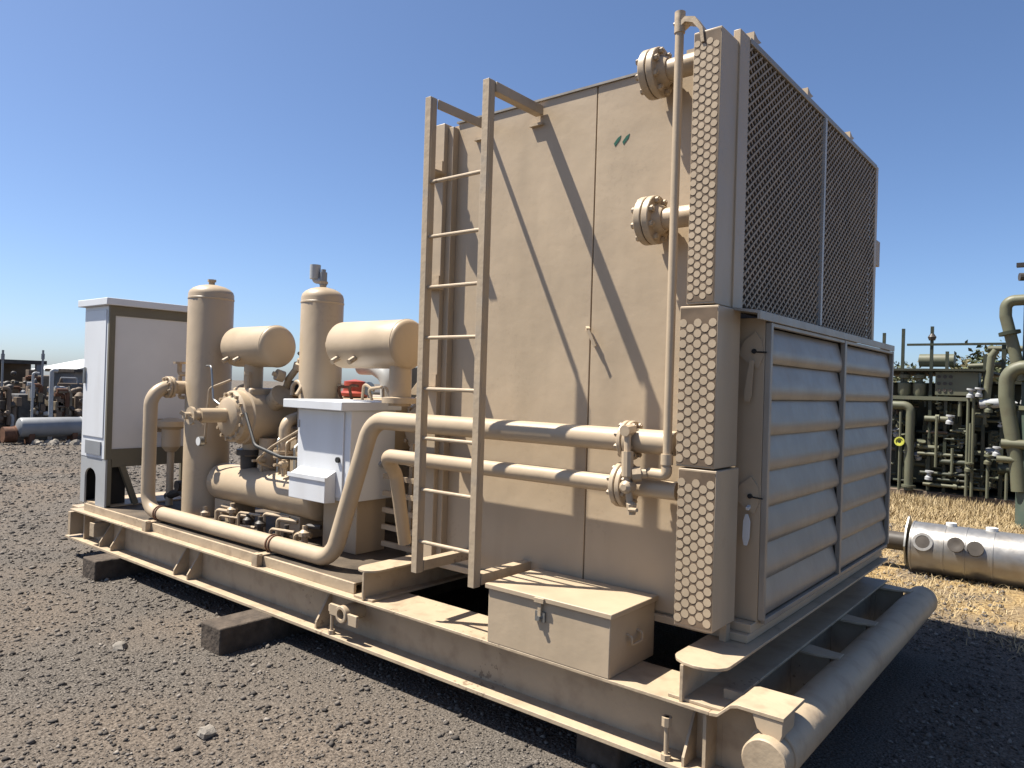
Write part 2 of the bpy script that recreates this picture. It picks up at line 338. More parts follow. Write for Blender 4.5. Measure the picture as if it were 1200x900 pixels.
# left corner post standing proud of the panel
MB().box(-3.49, -3.345, 3.365, PY + 0.011, -1.14, ZT - 0.01).build('corner_post', TAN, ck, bevel=0.004)
MB().box(-3.345, -3.30, 3.40, PY + 0.011, -1.14, ZT - 0.03).build('corner_post', TAN, ck, bevel=0.003)
MB().box(-3.47, -1.31, 3.43, 6.05, -1.179, -1.141).box(-3.47, -1.31, 3.47, 6.05, -1.141, -1.10).build('base_frame', TAN, ck, bevel=0.003)
MB().box(-1.43, -1.395, 3.385, 3.43, -1.179, -1.10).build('base_foot', TAN, ck)
# panel hardware
MB().bar((-2.262, 3.435, 0.335), (-2.235, 3.405, 0.32), 0.02, 0.02).bar((-2.235, 3.405, 0.32), (-2.19, 3.41, 0.23), 0.014, 0.018).build('door_handle', TAN, ck)
for x in (-2.115, -2.062):
    MB().prism([(x - 0.012, 1.318), (x + 0.018, 1.350), (x + 0.024, 1.372), (x + 0.004, 1.362), (x - 0.020, 1.335)], 'y', PY - 0.002, PY - 0.0005).build('paint_mark', MARK, ck)
# header boxes with tube plugs
def header(x0, x1, z0, z1, cols, pz, rp_, name='header_box'):
    y = 3.19
    h = MB().box(x0, x1, y, 3.449, z0, z1).build(name, TAN, ck, bevel=0.004)
    m = MB(); px = (x1 - x0 - 0.044) / (cols - 1); rows = int((z1 - z0 - 0.05) / pz)
    for i in range(cols):
        for j in range(rows - (i % 2)):
            x = x0 + 0.019 + i * px; z = z0 + 0.038 + (j + 0.5 * (i % 2)) * pz
            m.lathe((x, y, z), (0, -1, 0), [(0, rp_), (0.0035, rp_), (0.0035, 0.0)], 10)
    m.build('tube_plugs', TAN, h, kind='stuff')
    MB().box(x0 + 0.004, x1 - 0.004, y - 0.002, y, z0 + 0.01, z1 - 0.01).build('plug_sheet', DARKTAN, h)
header(-1.555, -1.418, 0.405, 1.675, 4, 0.0405, 0.0158)
header(-1.585, -1.395, -0.350, 0.398, 5, 0.0485, 0.0196)
header(-1.570, -1.382, -1.090, -0.357, 5, 0.0485, 0.0196)
# mesh section
MB().box(-1.70, -1.60, 3.451, 6.03, 0.40, 1.700).build('fin_core', FIN, ck)
for y in (3.4495, 6.032): MB().box(-1.60, -1.46, y, y + 0.02, 0.41, 1.70).build('guard_side', TAN, ck)
MB().box(-1.445, -1.41, 3.385, 3.505, 0.40, 1.735).build('guard_frame', TAN, ck, bevel=0.003)
MB().box(-1.445, -1.41, 5.995, 6.06, 0.40, 1.735).build('guard_frame', TAN, ck, bevel=0.003)
MB().box(-1.72, -1.405, 3.506, 5.994, 1.705, 1.737).build('guard_frame', GALV, ck, bevel=0.003)
for y0, y1 in ((3.4495, 3.5055), (5.9945, 6.06)): MB().box(-1.72, -1.446, y0, y1, 1.702, 1.735).build('guard_cover', TAN, ck)
MB().box(-1.43, -1.398, 4.70, 4.73, 0.432, 1.704).build('guard_mullion', GALVL, ck)
for y in (3.55, 4.38, 5.27):
    MB().prism([(y, 1.7375), (y + 0.05, 1.7375), (y + 0.10, 1.765), (y + 0.05, 1.765), (y, 1.785)], 'x', -1.47, -1.41).build('guard_clip', TAN, ck)
MB().box(-1.49, -1.41, 6.061, 6.17, 1.00, 1.19).build('junction_box', TANW, ck, bevel=0.003)
m = MB(); Y0, Y1, Z0, Z1 = 3.506, 5.994, 0.425, 1.704; p = 0.046; sl_ = 0.70; xg = -1.418
def strand(c, sgn):
    pts = []
    for y in (Y0, Y1): pts.append((y, c + sgn * sl_ * (y - Y0)))
    (ya, za), (yb, zb) = pts
    def clip(y0, z0, y1, z1):
        if (z0 < Z0 and z1 < Z0) or (z0 > Z1 and z1 > Z1): return None
        dz = z1 - z0; t0, t1 = 0, 1
        for lim, s in ((Z0, 1), (Z1, -1)):
            if s * (z0 - lim) < 0: t0 = max(t0, (lim - z0) / dz)
            if s * (z1 - lim) < 0: t1 = min(t1, (lim - z0) / dz)
        return None if t1 <= t0 else (y0 + t0 * (y1 - y0), z0 + t0 * dz, y0 + t1 * (y1 - y0), z0 + t1 * dz)
    q = clip(ya, za, yb, zb)
    if q: m.bar((xg + 0.003 * sgn, q[0], q[1]), (xg + 0.003 * sgn, q[2], q[3]), 0.010, 0.0045, up=(1, 0, 0))
span = sl_ * (Y1 - Y0)
c = Z0 - span
while c < Z1 + span:
    strand(c, 1); strand(c, -1); c += p
m.build('wire_mesh', WIRE, ck, kind='stuff')
# hood and louvres
MB().prism([(-1.445, 0.398), (-1.281, 0.372), (-1.281, 0.345), (-1.268, 0.345), (-1.268, 0.386), (-1.445, 0.411)], 'y', 3.36, 6.075).build('hood', GALV, ck, bevel=0.002)
MB().box(-1.47, -1.305, 3.535, 3.555, -1.099, 0.368).build('louvre_side', TAN, ck, bevel=0.003)
MB().box(-1.47, -1.305, 6.08, 6.10, -1.099, 0.368).build('louvre_side', TAN, ck)
MB().box(-1.48, -1.43, 3.556, 6.08, -1.099, 0.369).build('louvre_back', FIN, ck)
LY = (3.535, 4.80, 4.84, 6.10)
for y0, y1 in ((LY[0], LY[0] + 0.03), (LY[1], LY[2]), (LY[3] - 0.035, LY[3])):
    MB().box(-1.304, -1.275, y0, y1, -1.09, 0.344).build('louvre_stile', GALV, ck, bevel=0.003)
MB().box(-1.303, -1.278, LY[0] + 0.031, LY[3] - 0.036, -1.112, -1.088).build('louvre_rail', GALV, ck, bevel=0.002)
MB().box(-1.303, -1.278, LY[0] + 0.031, LY[1] - 0.001, 0.325, 0.343).box(-1.303, -1.278, LY[2] + 0.001, LY[3] - 0.036, 0.325, 0.343).build('louvre_rail', GALV, ck, bevel=0.002)
N = 8; zt = 0.322; ph = (zt + 1.086) / N
for y0, y1 in ((LY[0] + 0.033, LY[1] - 0.003), (LY[2] + 0.003, LY[3] - 0.038)):
    bank = MB().box(-1.343, -1.334, y0, y1, -1.088, 0.324).build('louvre_bank', GALV, ck)
    me0 = None
    for k in range(N):
        z = zt - k * ph; outer = []
        for f, dx in ((0, -0.022), (0.08, -0.017), (0.22, -0.010), (0.40, -0.002), (0.58, 0.007), (0.72, 0.011), (0.84, 0.010), (0.93, 0.005), (0.985, -0.004)):
            outer.append((-1.298 + dx + random.uniform(-0.001, 0.001), z - f * ph))
        inner = [(x - 0.010, zz) for x, zz in reversed(outer)]
        MB().prism(outer + inner, 'y', y0 + 0.001, y1 - 0.001).build('slat', GALV, bank)
for z, painted_lit in ((0.205, 0), (-0.497, 1)):
    h = MB().prism([(-1.435, z - 0.01), (-1.405, z + 0.05), (-1.35, z + 0.095), (-1.318, z + 0.05), (-1.307, z - 0.02), (-1.33, z - 0.085), (-1.385, z - 0.06)], 'y', 3.524, 3.5345).build('damper_plate', TAN, ck)
    MB().cyl((-1.352, 3.5235, z), (-1.352, 3.515, z), 0.012, 10).cyl((-1.340, 3.5235, z - 0.004), (-1.29, 3.518, z - 0.006), 0.004, 6).build('pivot', BLACK, h)
    MB().prism(([(-1.362, z - 0.045), (-1.345, z - 0.045), (-1.352, z - 0.22), (-1.362, z - 0.245), (-1.382, z - 0.245), (-1.388, z - 0.21)] if not painted_lit else [(-1.352, z - 0.085), (-1.340, z - 0.12), (-1.342, z - 0.20), (-1.352, z - 0.235), (-1.366, z - 0.235), (-1.374, z - 0.20), (-1.372, z - 0.12), (-1.362, z - 0.085)]), 'y', 3.495, 3.505).bar((-1.355, 3.524, z - 0.05), (-1.355, 3.498, z - 0.06), 0.014, 0.014).build('damper_lever', FABRIC if painted_lit else TAN, h)  # lower lever coloured white in place of sunlight falling on it
# flanged nozzles off the header
for z in (1.592, 0.853):
    yn = 3.315; nz = MB().cyl((-1.775, yn, z), (-1.583, yn, z), 0.052, 24).build('nozzle', TAN, ck)
    MB().lathe((-1.858, yn, z), (1, 0, 0), [(0, 0), (0, 0.118), (0.004, 0.121), (0.034, 0.121), (0.038, 0.118), (0.038, 0.0)], 32).build('blind_flange', TAN, nz)
    MB().lathe((-1.814, yn, z), (1, 0, 0), [(0, 0), (0, 0.118), (0.004, 0.121), (0.032, 0.121), (0.036, 0.118), (0.036, 0.080), (0.075, 0.060), (0.075, 0.0)], 32).build('weld_neck_flange', TAN, nz)
    MB().bolts((-1.880, yn, z), (1, 0, 0), 0.098, 8, 0.0085, 0.125, 6).bolts((-1.876, yn, z), (1, 0, 0), 0.098, 8, 0.016, 0.018).bolts((-1.778, yn, z), (1, 0, 0), 0.098, 8, 0.016, 0.018).build('bolts', TANW, nz, kind='stuff')

# ------------------------------------------------------------------ vent pipe in front of the header
vp = thing('vent_pipe', 'thin tan vertical vent pipe running down in front of the plug covered header', 'vent pipe', (-1.64, 3.2, -0.37))
MB().tube([(-1.635, 3.20, -0.37), (-1.635, 3.20, 1.76)], 0.021, n=12).build('pipe', TAN, vp)
MB().cyl((-1.635, 3.20, 1.70), (-1.635, 3.20, 1.80), 0.026, 12).cyl((-1.66, 3.19, 1.745), (-1.60, 3.19, 1.745), 0.009, 8).build('cap', TANW, vp)
pts = [(-1.64, 1.735), (-1.60, 1.765), (-1.55, 1.75), (-1.51, 1.69), (-1.50, 1.62), (-1.515, 1.62), (-1.525, 1.68), (-1.56, 1.725), (-1.60, 1.74), (-1.64, 1.715)]
MB().prism(pts, 'y', 3.18, 3.239).build('strap', TANW, vp)
MB().tube([(-1.635, 3.20, -0.36), (-1.635, 3.20, -0.40), (-1.74, 3.215, -0.40)], 0.026, fil=0.03, n=12).cyl((-1.635, 3.20, -0.35), (-1.635, 3.20, -0.30), 0.030, 12).build('elbow', TAN, vp)

# ------------------------------------------------------------------ pipes
def flange_pair(root, x, y, z, r, th=0.03, axis=(1, 0, 0)):
    ax = Vector(axis); o = Vector((x, y, z)) - ax * (th + 0.003)
    for k in (0, 1):
        q = o + ax * (k * (th + 0.006))
        MB().lathe(q, ax, [(0, 0), (0, r - 0.004), (0.004, r), (th - 0.004, r), (th, r - 0.004), (th, 0)], 28).build('flange', TAN, root)
    MB().bolts(o - ax * 0.022, ax, r * 0.80, 8, 0.0075, 2 * th + 0.05).bolts(o - ax * 0.016, ax, r * 0.80, 8, 0.014, 0.016).bolts(o + ax * (2 * th + 0.006), ax, r * 0.80, 8, 0.014, 0.016).build('bolts', TANW, root, kind='stuff')
PYY = 3.26
p1 = thing('process_pipe', 'thick tan pipe running along the skid edge, then bending up and across to the cooler', 'pipe', (-4.1, 3.2, -1.28))
MB().tube([(-6.75, 3.50, -0.105), (-6.75, 3.15, -0.105), (-6.75, 3.15, -1.215), (-4.10, 3.17, -1.215), (-3.83, PYY, -0.252), (-1.613, PYY, -0.252)], 0.060, fil=0.17, n=22, seg=9).build('pipe', TAN, p1)
flange_pair(p1, -6.75, 3.31, -0.105, 0.10, 0.025, (0, 1, 0))
flange_pair(p1, -1.87, PYY, -0.252, 0.098, 0.024)
for x in (-6.50, -4.78):
    cl = MB().lathe((x - 0.022, 3.152 if x < -5 else 3.165, -1.215), (1, 0, 0), [(0, 0.061), (0, 0.068), (0.012, 0.068), (0.012, 0.061)], 22).lathe((x + 0.014, 3.152 if x < -5 else 3.165, -1.215), (1, 0, 0), [(0, 0.061), (0, 0.068), (0.012, 0.068), (0.012, 0.061)], 22).build('u_bolt', RUST, p1)
    MB().box(x - 0.035, x + 0.035, 3.005, 3.05, -1.354, -1.265).box(x - 0.04, x + 0.04, 3.02, 3.20, -1.284, -1.272).build('pipe_support', TANW, p1, bevel=0.002)
p2 = thing('process_pipe', 'thinner tan pipe below the thick one, crossing the cooler side behind the ladder', 'pipe', (-3.7, 3.3, -0.6))
MB().tube([(-3.76, 3.52, -1.10), (-3.74, 3.40, -0.62), (-3.70, PYY, -0.478), (-1.601, PYY, -0.478)], 0.046, fil=0.10, n=20).build('pipe', TAN, p2)
flange_pair(p2, -1.895, PYY, -0.478, 0.112, 0.028)
# small bore drain piping between the two flanges
dp = thing('drain_piping', 'small tan valve and drain piping clamped between the two flanged pipes beside the header', 'drain pipe', (-1.85, 3.15, -0.6))
MB().tube([(-1.835, 3.17, -0.20), (-1.82, 3.155, -0.44), (-1.80, 3.155, -0.56)], 0.017, n=10).cyl((-1.826, 3.16, -0.30), (-1.82, 3.155, -0.42), 0.030, 10).build('pipe', TAN, dp)
MB().cyl((-1.835, 3.21, -0.195), (-1.835, 3.14, -0.20), 0.028, 10).build('tee', TAN, dp)
MB().lathe((-1.815, 3.155, -0.47), (0, -1, 0), [(-0.03, 0), (-0.03, 0.032), (0.03, 0.032), (0.045, 0.016), (0.045, 0)], 10).build('valve_body', TAN, dp)
MB().tube([(-1.82, 3.16, -0.415), (-1.741, 3.20, -0.40)], 0.024, n=10).cyl((-1.80, 3.165, -0.41), (-1.765, 3.187, -0.405), 0.036, 8).build('union', TANW, dp)
MB().lathe((-1.79, 3.15, -0.60), (0, 0, 1), [(0, 0), (0, 0.022), (0.05, 0.026), (0.06, 0.014), (0.06, 0)], 8).cyl((-1.79, 3.13, -0.575), (-1.74, 3.115, -0.57), 0.010, 8).build('valve_handle', TANW, dp)

# ------------------------------------------------------------------ ladder
ld = thing('ladder', 'tall tan steel access ladder standing off the cooler side', 'ladder', (-2.86, 2.97, -1.08))
XL, XR, LYY = -3.085, -2.645, 2.97
for x, z in ((XL, 1.645), (XR, 1.645)):
    MB().box(x - 0.022, x + 0.022, LYY - 0.008, LYY + 0.006, -1.085, z).box(x + 0.012, x + 0.022, LYY + 0.0065, LYY + 0.045, -1.085, z).build('rail', RAILP, ld, bevel=0.002)
for z in (1.156, 0.841, 0.551, 0.262, -0.031, -0.313, -0.608, -0.905):
    MB().cyl((XL + 0.0125, LYY + 0.016, z), (XR + 0.0115, LYY + 0.016, z), 0.011, 10).build('rung', TANW, ld)
for x in (XL, XR):
    MB().box(x - (0.022 if x == XR else -0.0225), x + 0.0325, LYY + 0.0455, PY - 0.013, 1.585, 1.64).build('top_bracket', TANW, ld, bevel=0.002)
    MB().box(x - 0.06, x + 0.03, PY - 0.026, PY - 0.0005, 1.53, 1.545).build('bracket_foot', TANW, ld)
    MB().box(x - 0.03, x + 0.03, LYY + 0.0455, PY - 0.001, -1.03, -1.018).box(x + 0.0225, x + 0.03, LYY + 0.0455, PY - 0.001, -1.075, -1.03).build('standoff', TANW, ld)
for z in (1.33, 0.60, -0.03):
    MB().prism([(-3.37, 3.225), (-3.315, 3.225), (-3.31, 3.364), (-3.44, 3.364), (-3.44, 3.29)], 'z', z, z + 0.012).box(-3.44, -3.345, 3.352, 3.364, z + 0.0125, z + 0.09).build('standoff', TANW, ld)

# ------------------------------------------------------------------ toolbox
tb = thing('toolbox', 'tan steel toolbox with hasp lid standing on the skid beside the cooler', 'toolbox', (-2.17, 3.2, -1.3545))
MB().box(-2.545, -1.795, 2.995, 3.43, -1.3545, -1.073).build('body', TAN, tb, bevel=0.004)
MB().box(-2.560, -1.780, 2.981, 3.435, -1.0725, -1.046).build('lid', TAN, tb, bevel=0.004)
hs = MB().box(-2.225, -2.165, 2.968, 2.9805, -1.075, -1.05).box(-2.205, -2.185, 2.975, 2.9945, -1.17, -1.075).build('hasp', TANW, tb, bevel=0.002)
MB().box(-2.225, -2.165, 2.982, 2.9945, -1.17, -1.12).cyl((-2.195, 2.99, -1.15), (-2.195, 2.965, -1.15), 0.012, 8).build('staple', STEEL, hs)
MB().tube([(-1.795, 3.15, -1.18), (-1.765, 3.15, -1.185), (-1.765, 3.15, -1.225), (-1.765, 3.25, -1.225), (-1.765, 3.25, -1.185), (-1.795, 3.25, -1.18)], 0.006, fil=0.012, n=8).build('handle', TANW, tb)

# ------------------------------------------------------------------ control cabinet (left end)
cb = thing('control_cabinet', 'tall white control cabinet on a grey plinth at the far left end of the skid', 'cabinet', (-7.77, 3.6, -1.285))
X0, X1, YA, YB = -8.05, -7.48, 3.075, 4.15
MB().box(X0, X1 - 0.03, YA, YB, -0.825, 0.66).build('body', WHITE, cb, bevel=0.004)
MB().box(X0 - 0.06, X1 + 0.05, YA - 0.05, YB + 0.04, 0.661, 0.728).build('roof', WHITE, cb, bevel=0.005)
fr = MB().box(X1 - 0.03, X1, YA, YA + 0.055, -0.825, 0.66).box(X1 - 0.03, X1, YB - 0.06, YB, -0.825, 0.66).box(X1 - 0.03, X1, YA + 0.055, YB - 0.06, 0.565, 0.66).box(X1 - 0.03, X1, YA + 0.055, YB - 0.06, -0.90, -0.725).build('side_frame', OLIVE, cb)
MB().box(X1 - 0.029, X1 - 0.012, YA + 0.056, YB - 0.061, -0.724, 0.564).build('side_panel', PANELG, cb)
MB().box(X0 + 0.12, X1 - 0.10, YA - 0.012, YA - 0.0005, -0.79, -0.66).build('vent', GREYT, cb)
MB().box(X0 + 0.03, X1 - 0.06, YA - 0.008, YA - 0.0005, -0.62, 0.62).build('front_door', WHITE, cb, bevel=0.003)
MB().box(X0 + 0.06, X0 + 0.085, YA - 0.03, YA - 0.0085, -0.10, 0.06).build('door_handle', STEEL, cb, bevel=0.003)
m = MB()   # plinth front with an arched opening
xa, xb, za = X0 + 0.10, X0 + 0.36, -1.02
arch = [(xb, -1.285)] + [((xa+xb)/2 + (xb-xa)/2 * math.cos(q), za + 0.09 * math.sin(q)) for q in np.linspace(0, math.pi, 9)] + [(xa, -1.285)]
m.prism([(X0, -1.285), (X0, -0.826), (X1, -0.826), (X1, -1.285)] + arch, 'y', YA + 0.003, YA + 0.02)
m.build('plinth', GREYP, cb)
MB().box(X1 - 0.04, X1, YA + 0.021, YA + 0.06, -1.285, -0.826).build('leg', OLIVE, cb)
MB().box(X0 + 0.005, X0 + 0.46, YA + 0.22, YA + 0.24, -1.271, -0.8255).box(X0 + 0.005, X0 + 0.02, YA + 0.0205, YA + 0.22, -1.271, -0.8255).box(X0 + 0.445, X0 + 0.46, YA + 0.0205, YA + 0.22, -1.271, -0.8255).build('arch_shade_lining', BLACK, cb)  # black box added inside, its colour standing for the shade in the arch
MB().box(X1 - 0.04, X1, YB - 0.06, YB, -1.285, -0.961).build('leg', OLIVE, cb)
MB().box(X0, X0 + 0.04, YB - 0.06, YB, -1.285, -0.8255).build('leg', OLIVE, cb)
MB().bar((X1 - 0.02, YA + 0.16, -0.89), (X1 - 0.02, YA + 0.30, -1.275), 0.05, 0.05).build('brace', OLIVE, cb)
MB().box(X0, X1, YA + 0.0205, YB, -1.284, -1.272).build('foot_plate', TANW, cb)

# ------------------------------------------------------------------ electrical box on its pedestal
eb = thing('electrical_box', 'white electrical box with overhanging lid on a tan pedestal behind the rising pipe', 'electrical box', (-4.6, 3.65, -1.285))
MB().box(-4.935, -4.29, 3.45, 3.88, -0.885, -0.216).build('body', WHITE, eb, bevel=0.004)
MB().box(-4.99, -4.27, 3.345, 3.92, -0.215, -0.150).build('lid', WHITE, eb, bevel=0.005)
MB().box(-4.90, -4.36, 3.438, 3.4495, -0.86, -0.225).build('door', WHITE, eb, bevel=0.003)
for z_ in (-0.34, -0.74): MB().box(-4.915, -4.895, 3.43, 3.4375, z_ - 0.03, z_ + 0.03).build('hinge', GREYP, eb)
for y_ in (3.58, 3.74): MB().cyl((-4.29, y_, -0.62), (-4.262, y_, -0.62), 0.022, 10).build('conduit_hub', GREYP, eb)
MB().cyl((-4.405, 3.4375, -0.58), (-4.405, 3.42, -0.58), 0.021, 12).build('knob', BLACK, eb)
MB().prism([(3.437, -0.900), (3.34, -0.895), (3.34, -0.715), (3.437, -0.665)], 'x', -4.875, -4.43).build('junction_box', WHITE, eb, bevel=0.004)
MB().box(-4.885, -4.42, 3.33, 3.3395, -0.735, -0.705).build('junction_lid', WHITE, eb)
MB().box(-4.73, -4.33, 3.56, 3.84, -1.285, -0.886).build('pedestal', TAN, eb, bevel=0.004)

# ------------------------------------------------------------------ vessels and bottles
def dome(r, h, n=6): return [(h * math.sin(q), r * math.cos(q)) for q in np.linspace(0, math.pi / 2, n)]
def vessel(x, y, r, zs, label, valve):
    v = thing('scrubber_vessel', label, 'vessel', (x, y, -1.285), 'upright vessels on the skid')
    z0 = -1.285; L = zs - z0
    MB().lathe((x, y, z0), (0, 0, 1), [(0, 0), (0, r)] + [(L, r)] + [(L + t, q) for t, q in dome(r, 0.095)[1:]], 40).build('shell', TAN, v)
    MB().lathe((x, y, zs - 0.052), (0, 0, 1), [(0, r), (0.004, r + 0.004), (0.016, r + 0.004), (0.020, r)], 40).build('weld_seam', TAN, v)
    MB().lathe((x, y, z0), (0, 0, 1), [(0, 0), (0, r + 0.02), (0.012, r + 0.02), (0.012, r)], 40).build('base_ring', TANW, v)
    zt = zs + 0.092
    MB().cyl((x, y, zt - 0.02), (x, y, zt + 0.03), 0.028, 12).cyl((x, y, zt + 0.03), (x, y, zt + 0.052), 0.04, 6).build('top_nipple', TANW, v)
    if valve:
        o = MB().cyl((x, y, zt + 0.02), (x, y, zt + 0.13), 0.032, 14).cyl((x, y, zt + 0.13), (x, y, zt + 0.155), 0.02, 10).build('relief_valve', GREYT, v)
        MB().tube([(x, y, zt + 0.06), (x - 0.075, y - 0.03, zt + 0.06), (x - 0.075, y - 0.03, zt + 0.10)], 0.026, fil=0.03, n=12).cyl((x - 0.075, y - 0.03, zt + 0.075), (x - 0.075, y - 0.03, zt + 0.195), 0.046, 14).build('valve_bonnet', GREYP, o)
    return v
v1 = vessel(-6.63, 3.63, 0.203, 0.775, 'tall tan upright vessel with a small top nipple, nearest the white cabinet', False)
v2 = vessel(-5.255, 3.88, 0.178, 0.70, 'tall tan upright vessel topped by a relief valve, standing between the two round bottles', True)
# fittings on the first vessel
MB().tube([(-6.79, 3.50, 0.02), (-6.86, 3.46, 0.02), (-6.86, 3.46, 0.115)], 0.022, fil=0.03, n=10).cyl((-6.86, 3.46, 0.115), (-6.86, 3.46, 0.135), 0.06, 10).build('level_gauge', TANW, v1)
MB().tube([(-6.80, 3.52, -0.20), (-6.865, 3.47, -0.20), (-6.865, 3.47, 0.0)], 0.018, fil=0.02, n=8).build('gauge_pipe', TANW, v1)
def bottle(x0, x1, fo, label):
    y, z, r = 3.68, 0.281, 0.180
    b = thing('pulsation_bottle', label, 'pressure bottle', ((x0 + x1) / 2, y, z - 0.45), 'round pressure bottles above the compressor')
    d = dome(r, 0.055, 6); e = [(0.0, r), (0.012, r * 0.985), (0.024, r * 0.93), (0.034, r * 0.80), (0.045, r * 0.4), (0.047, 0)]
    MB().lathe((x0, y, z), (1, 0, 0), [(-t, q) for t, q in reversed(d)] + [(x1 - x0 + t, q) for t, q in e], 40).build('shell', TAN, b)
    MB().lathe((x1 - 0.012, y, z), (1, 0, 0), [(0, r), (0.003, r + 0.003), (0.010, r + 0.003), (0.012, r)], 40).build('weld_seam', TAN, b)
    MB().cyl((x0 - 0.16, y, z), (x0 - 0.045, y, z), 0.07, 20).lathe((x0 - 0.10, y, z), (1, 0, 0), [(0, 0), (0, 0.10), (0.02, 0.105), (0.022, 0.085), (0.028, 0.085), (0.03, 0.105), (0.05, 0.10), (0.05, 0)], 20).build('inlet_nozzle', TANW, b)
    xx = x0 + (x1 - x0) * fo
    MB().cyl((xx, y, z - r - 0.27), (xx, y, z - r + 0.03), 0.082, 20).lathe((xx, y, z - r - 0.25), (0, 0, 1), [(0, 0), (0, 0.13), (0.04, 0.13), (0.045, 0.088)], 20).build('outlet_nozzle', TAN, b)
    m = MB()
    for f in (0.14, 0.42): m.cyl((x0 + (x1-x0)*f, y - 0.13, z - 0.10), (x0 + (x1-x0)*f, y - 0.20, z - 0.14), 0.022, 8)
    m.build('couplings', TANW, b, kind='stuff')
    return b
bottle(-6.21, -5.60, 0.42, 'tan round pressure bottle lying beside the first upright vessel')
bottle(-4.68, -3.96, 0.90, 'tan round pressure bottle lying between the relief valve vessel and the cooler')
lb = thing('discharge_bottle', 'low tan pressure bottle lying near the deck behind the bent pipe', 'pressure bottle', (-5.6, 3.66, -1.285))
d = dome(0.168, 0.07, 6)
MB().lathe((-6.36, 3.66, -0.955), (1, 0, 0), [(-t, q) for t, q in reversed(d)] + [(1.5 + t, q) for t, q in d], 36).build('shell', TAN, lb)
for x in (-6.18, -5.16):
    MB().box(x - 0.15, x + 0.13, 3.56, 3.80, -1.285, -1.10).build('saddle', TAN, lb, bevel=0.003)
MB().cyl((-5.95, 3.66, -0.80), (-5.95, 3.66, -0.66), 0.075, 16).lathe((-5.95, 3.66, -0.68), (0, 0, 1), [(0, 0), (0, 0.11), (0.05, 0.11), (0.05, 0)], 18).build('nozzle', DARK, lb)
MB().cyl((-6.10, 3.62, -1.285), (-6.10, 3.62, -1.12), 0.04, 10).cyl((-6.10, 3.60, -1.20), (-6.10, 3.50, -1.20), 0.025, 8).cyl((-6.18, 3.55, -1.15), (-6.02, 3.55, -1.15), 0.016, 8).build('drain_valve', TAN, lb)

dk = thing('deck_piping', 'dark jumble of small pipes and valves on the oily deck under the low bottle', 'pipes', (-5.6, 3.5, -1.285))
for k in range(16):
    xx = -6.25 + k * 0.10 + random.uniform(-.03, .03); yy_ = random.uniform(3.34, 3.52); zz = random.uniform(-1.22, -1.12)
    if k % 3 == 0: MB().cyl((xx, yy_, -1.285), (xx, yy_, zz), 0.025, 8).lathe((xx, yy_, zz - 0.02), (0, 0, 1), [(0, 0), (0, 0.045), (0.03, 0.045), (0.05, 0.02), (0.08, 0.02), (0.08, 0)], 10).build('valve', random.choice([TANW, TAN, TANW, DARK]), dk)
    else: MB().tube([(xx, yy_, -1.285), (xx, yy_, zz), (xx + random.uniform(.1, .3), yy_ + .05, zz)], random.uniform(0.010, 0.022), fil=0.03, n=8).build('pipe', random.choice([TANW, TAN, TANW, DARK]), dk)

# ------------------------------------------------------------------ compressor
cp = thing('gas_compressor', 'tan reciprocating gas compressor with round cylinders between the vessels', 'compressor', (-5.2, 4.6, -1.285))
MB().box(-6.7, -4.1, 4.55, 5.35, -1.285, -0.20).build('crankcase', TAN, cp, bevel=0.02)
MB().box(-6.6, -4.2, 4.50, 5.40, -0.20, -0.14).build('crankcase_cover', TAN, cp, bevel=0.01)
def cylinder(x, yf, front):
    z = -0.335
    c = MB().lathe((x, yf, z), (0, 1, 0), [(0, 0), (0, 0.20), (0.02, 0.225), (0.09, 0.225), (0.10, 0.245), (0.52, 0.245), (0.54, 0.19), (0.70, 0.19), (0.72, 0.24), (1.10, 0.24), (1.10, 0)], 32).build('cylinder', TAN, cp)
    MB().lathe((x, yf - 0.05, z), (0, 1, 0), [(0, 0), (0, 0.13), (0.02, 0.165), (0.0495, 0.175)], 28).build('cylinder_head', TAN, c)
    MB().bolts((x, yf - 0.022, z), (0, 1, 0), 0.198, 14, 0.015, 0.03).build('head_bolts', TANW, c, kind='stuff')
    if front: MB().cyl((x, yf - 0.28, z + 0.01), (x, yf - 0.05, z + 0.01), 0.062, 16).lathe((x, yf - 0.41, z + 0.01), (0, 1, 0), [(0, 0), (0, 0.03), (0.05, 0.03), (0.05, 0.075), (0.075, 0.075), (0.075, 0.04), (0.14, 0.04)], 14).build('valve_unloader', TAN, c)
    if front: MB().bar((x - 0.02, yf - 0.43, z + 0.04), (x + 0.10, yf - 0.30, z - 0.07), 0.02, 0.028).build('unloader_lever', TAN, c)
    for s in (-1, 1):
        MB().lathe((x + s * 0.20, yf + 0.30, z + 0.13), (s, 0, 0.55), [(0, 0), (0, 0.085), (0.10, 0.085), (0.10, 0.10), (0.135, 0.10), (0.135, 0.0)], 18).build('valve_cap', TANW, c)
    MB().box(x - 0.15, x + 0.15, yf + 0.10, yf + 0.95, z + 0.18, z + 0.25).build('top_pad', TAN, c, bevel=0.02)
    MB().cyl((x + 0.06, yf + 0.12, z + 0.22), (x + 0.06, yf + 0.12, z + 0.36), 0.022, 8).cyl((x + 0.06, yf + 0.12, z + 0.36), (x + 0.06, yf + 0.12, z + 0.39), 0.032, 6).build('lube_fitting', TAN, c)
    MB().cyl((x, yf + 0.22, z - 0.35), (x, yf + 0.22, z - 0.22), 0.08, 16).build('discharge_neck', TAN, c)
cylinder(-5.93, 3.45, True); cylinder(-4.03, 3.92, False)
MB().cyl((-5.74, 3.72, -0.80), (-5.74, 3.72, -0.52), 0.085, 18).build('discharge_pipe', TAN, cp)
MB().box(-5.68, -4.82, 3.95, 4.549, -0.60, -0.155).build('distance_piece', TAN, cp, bevel=0.02)
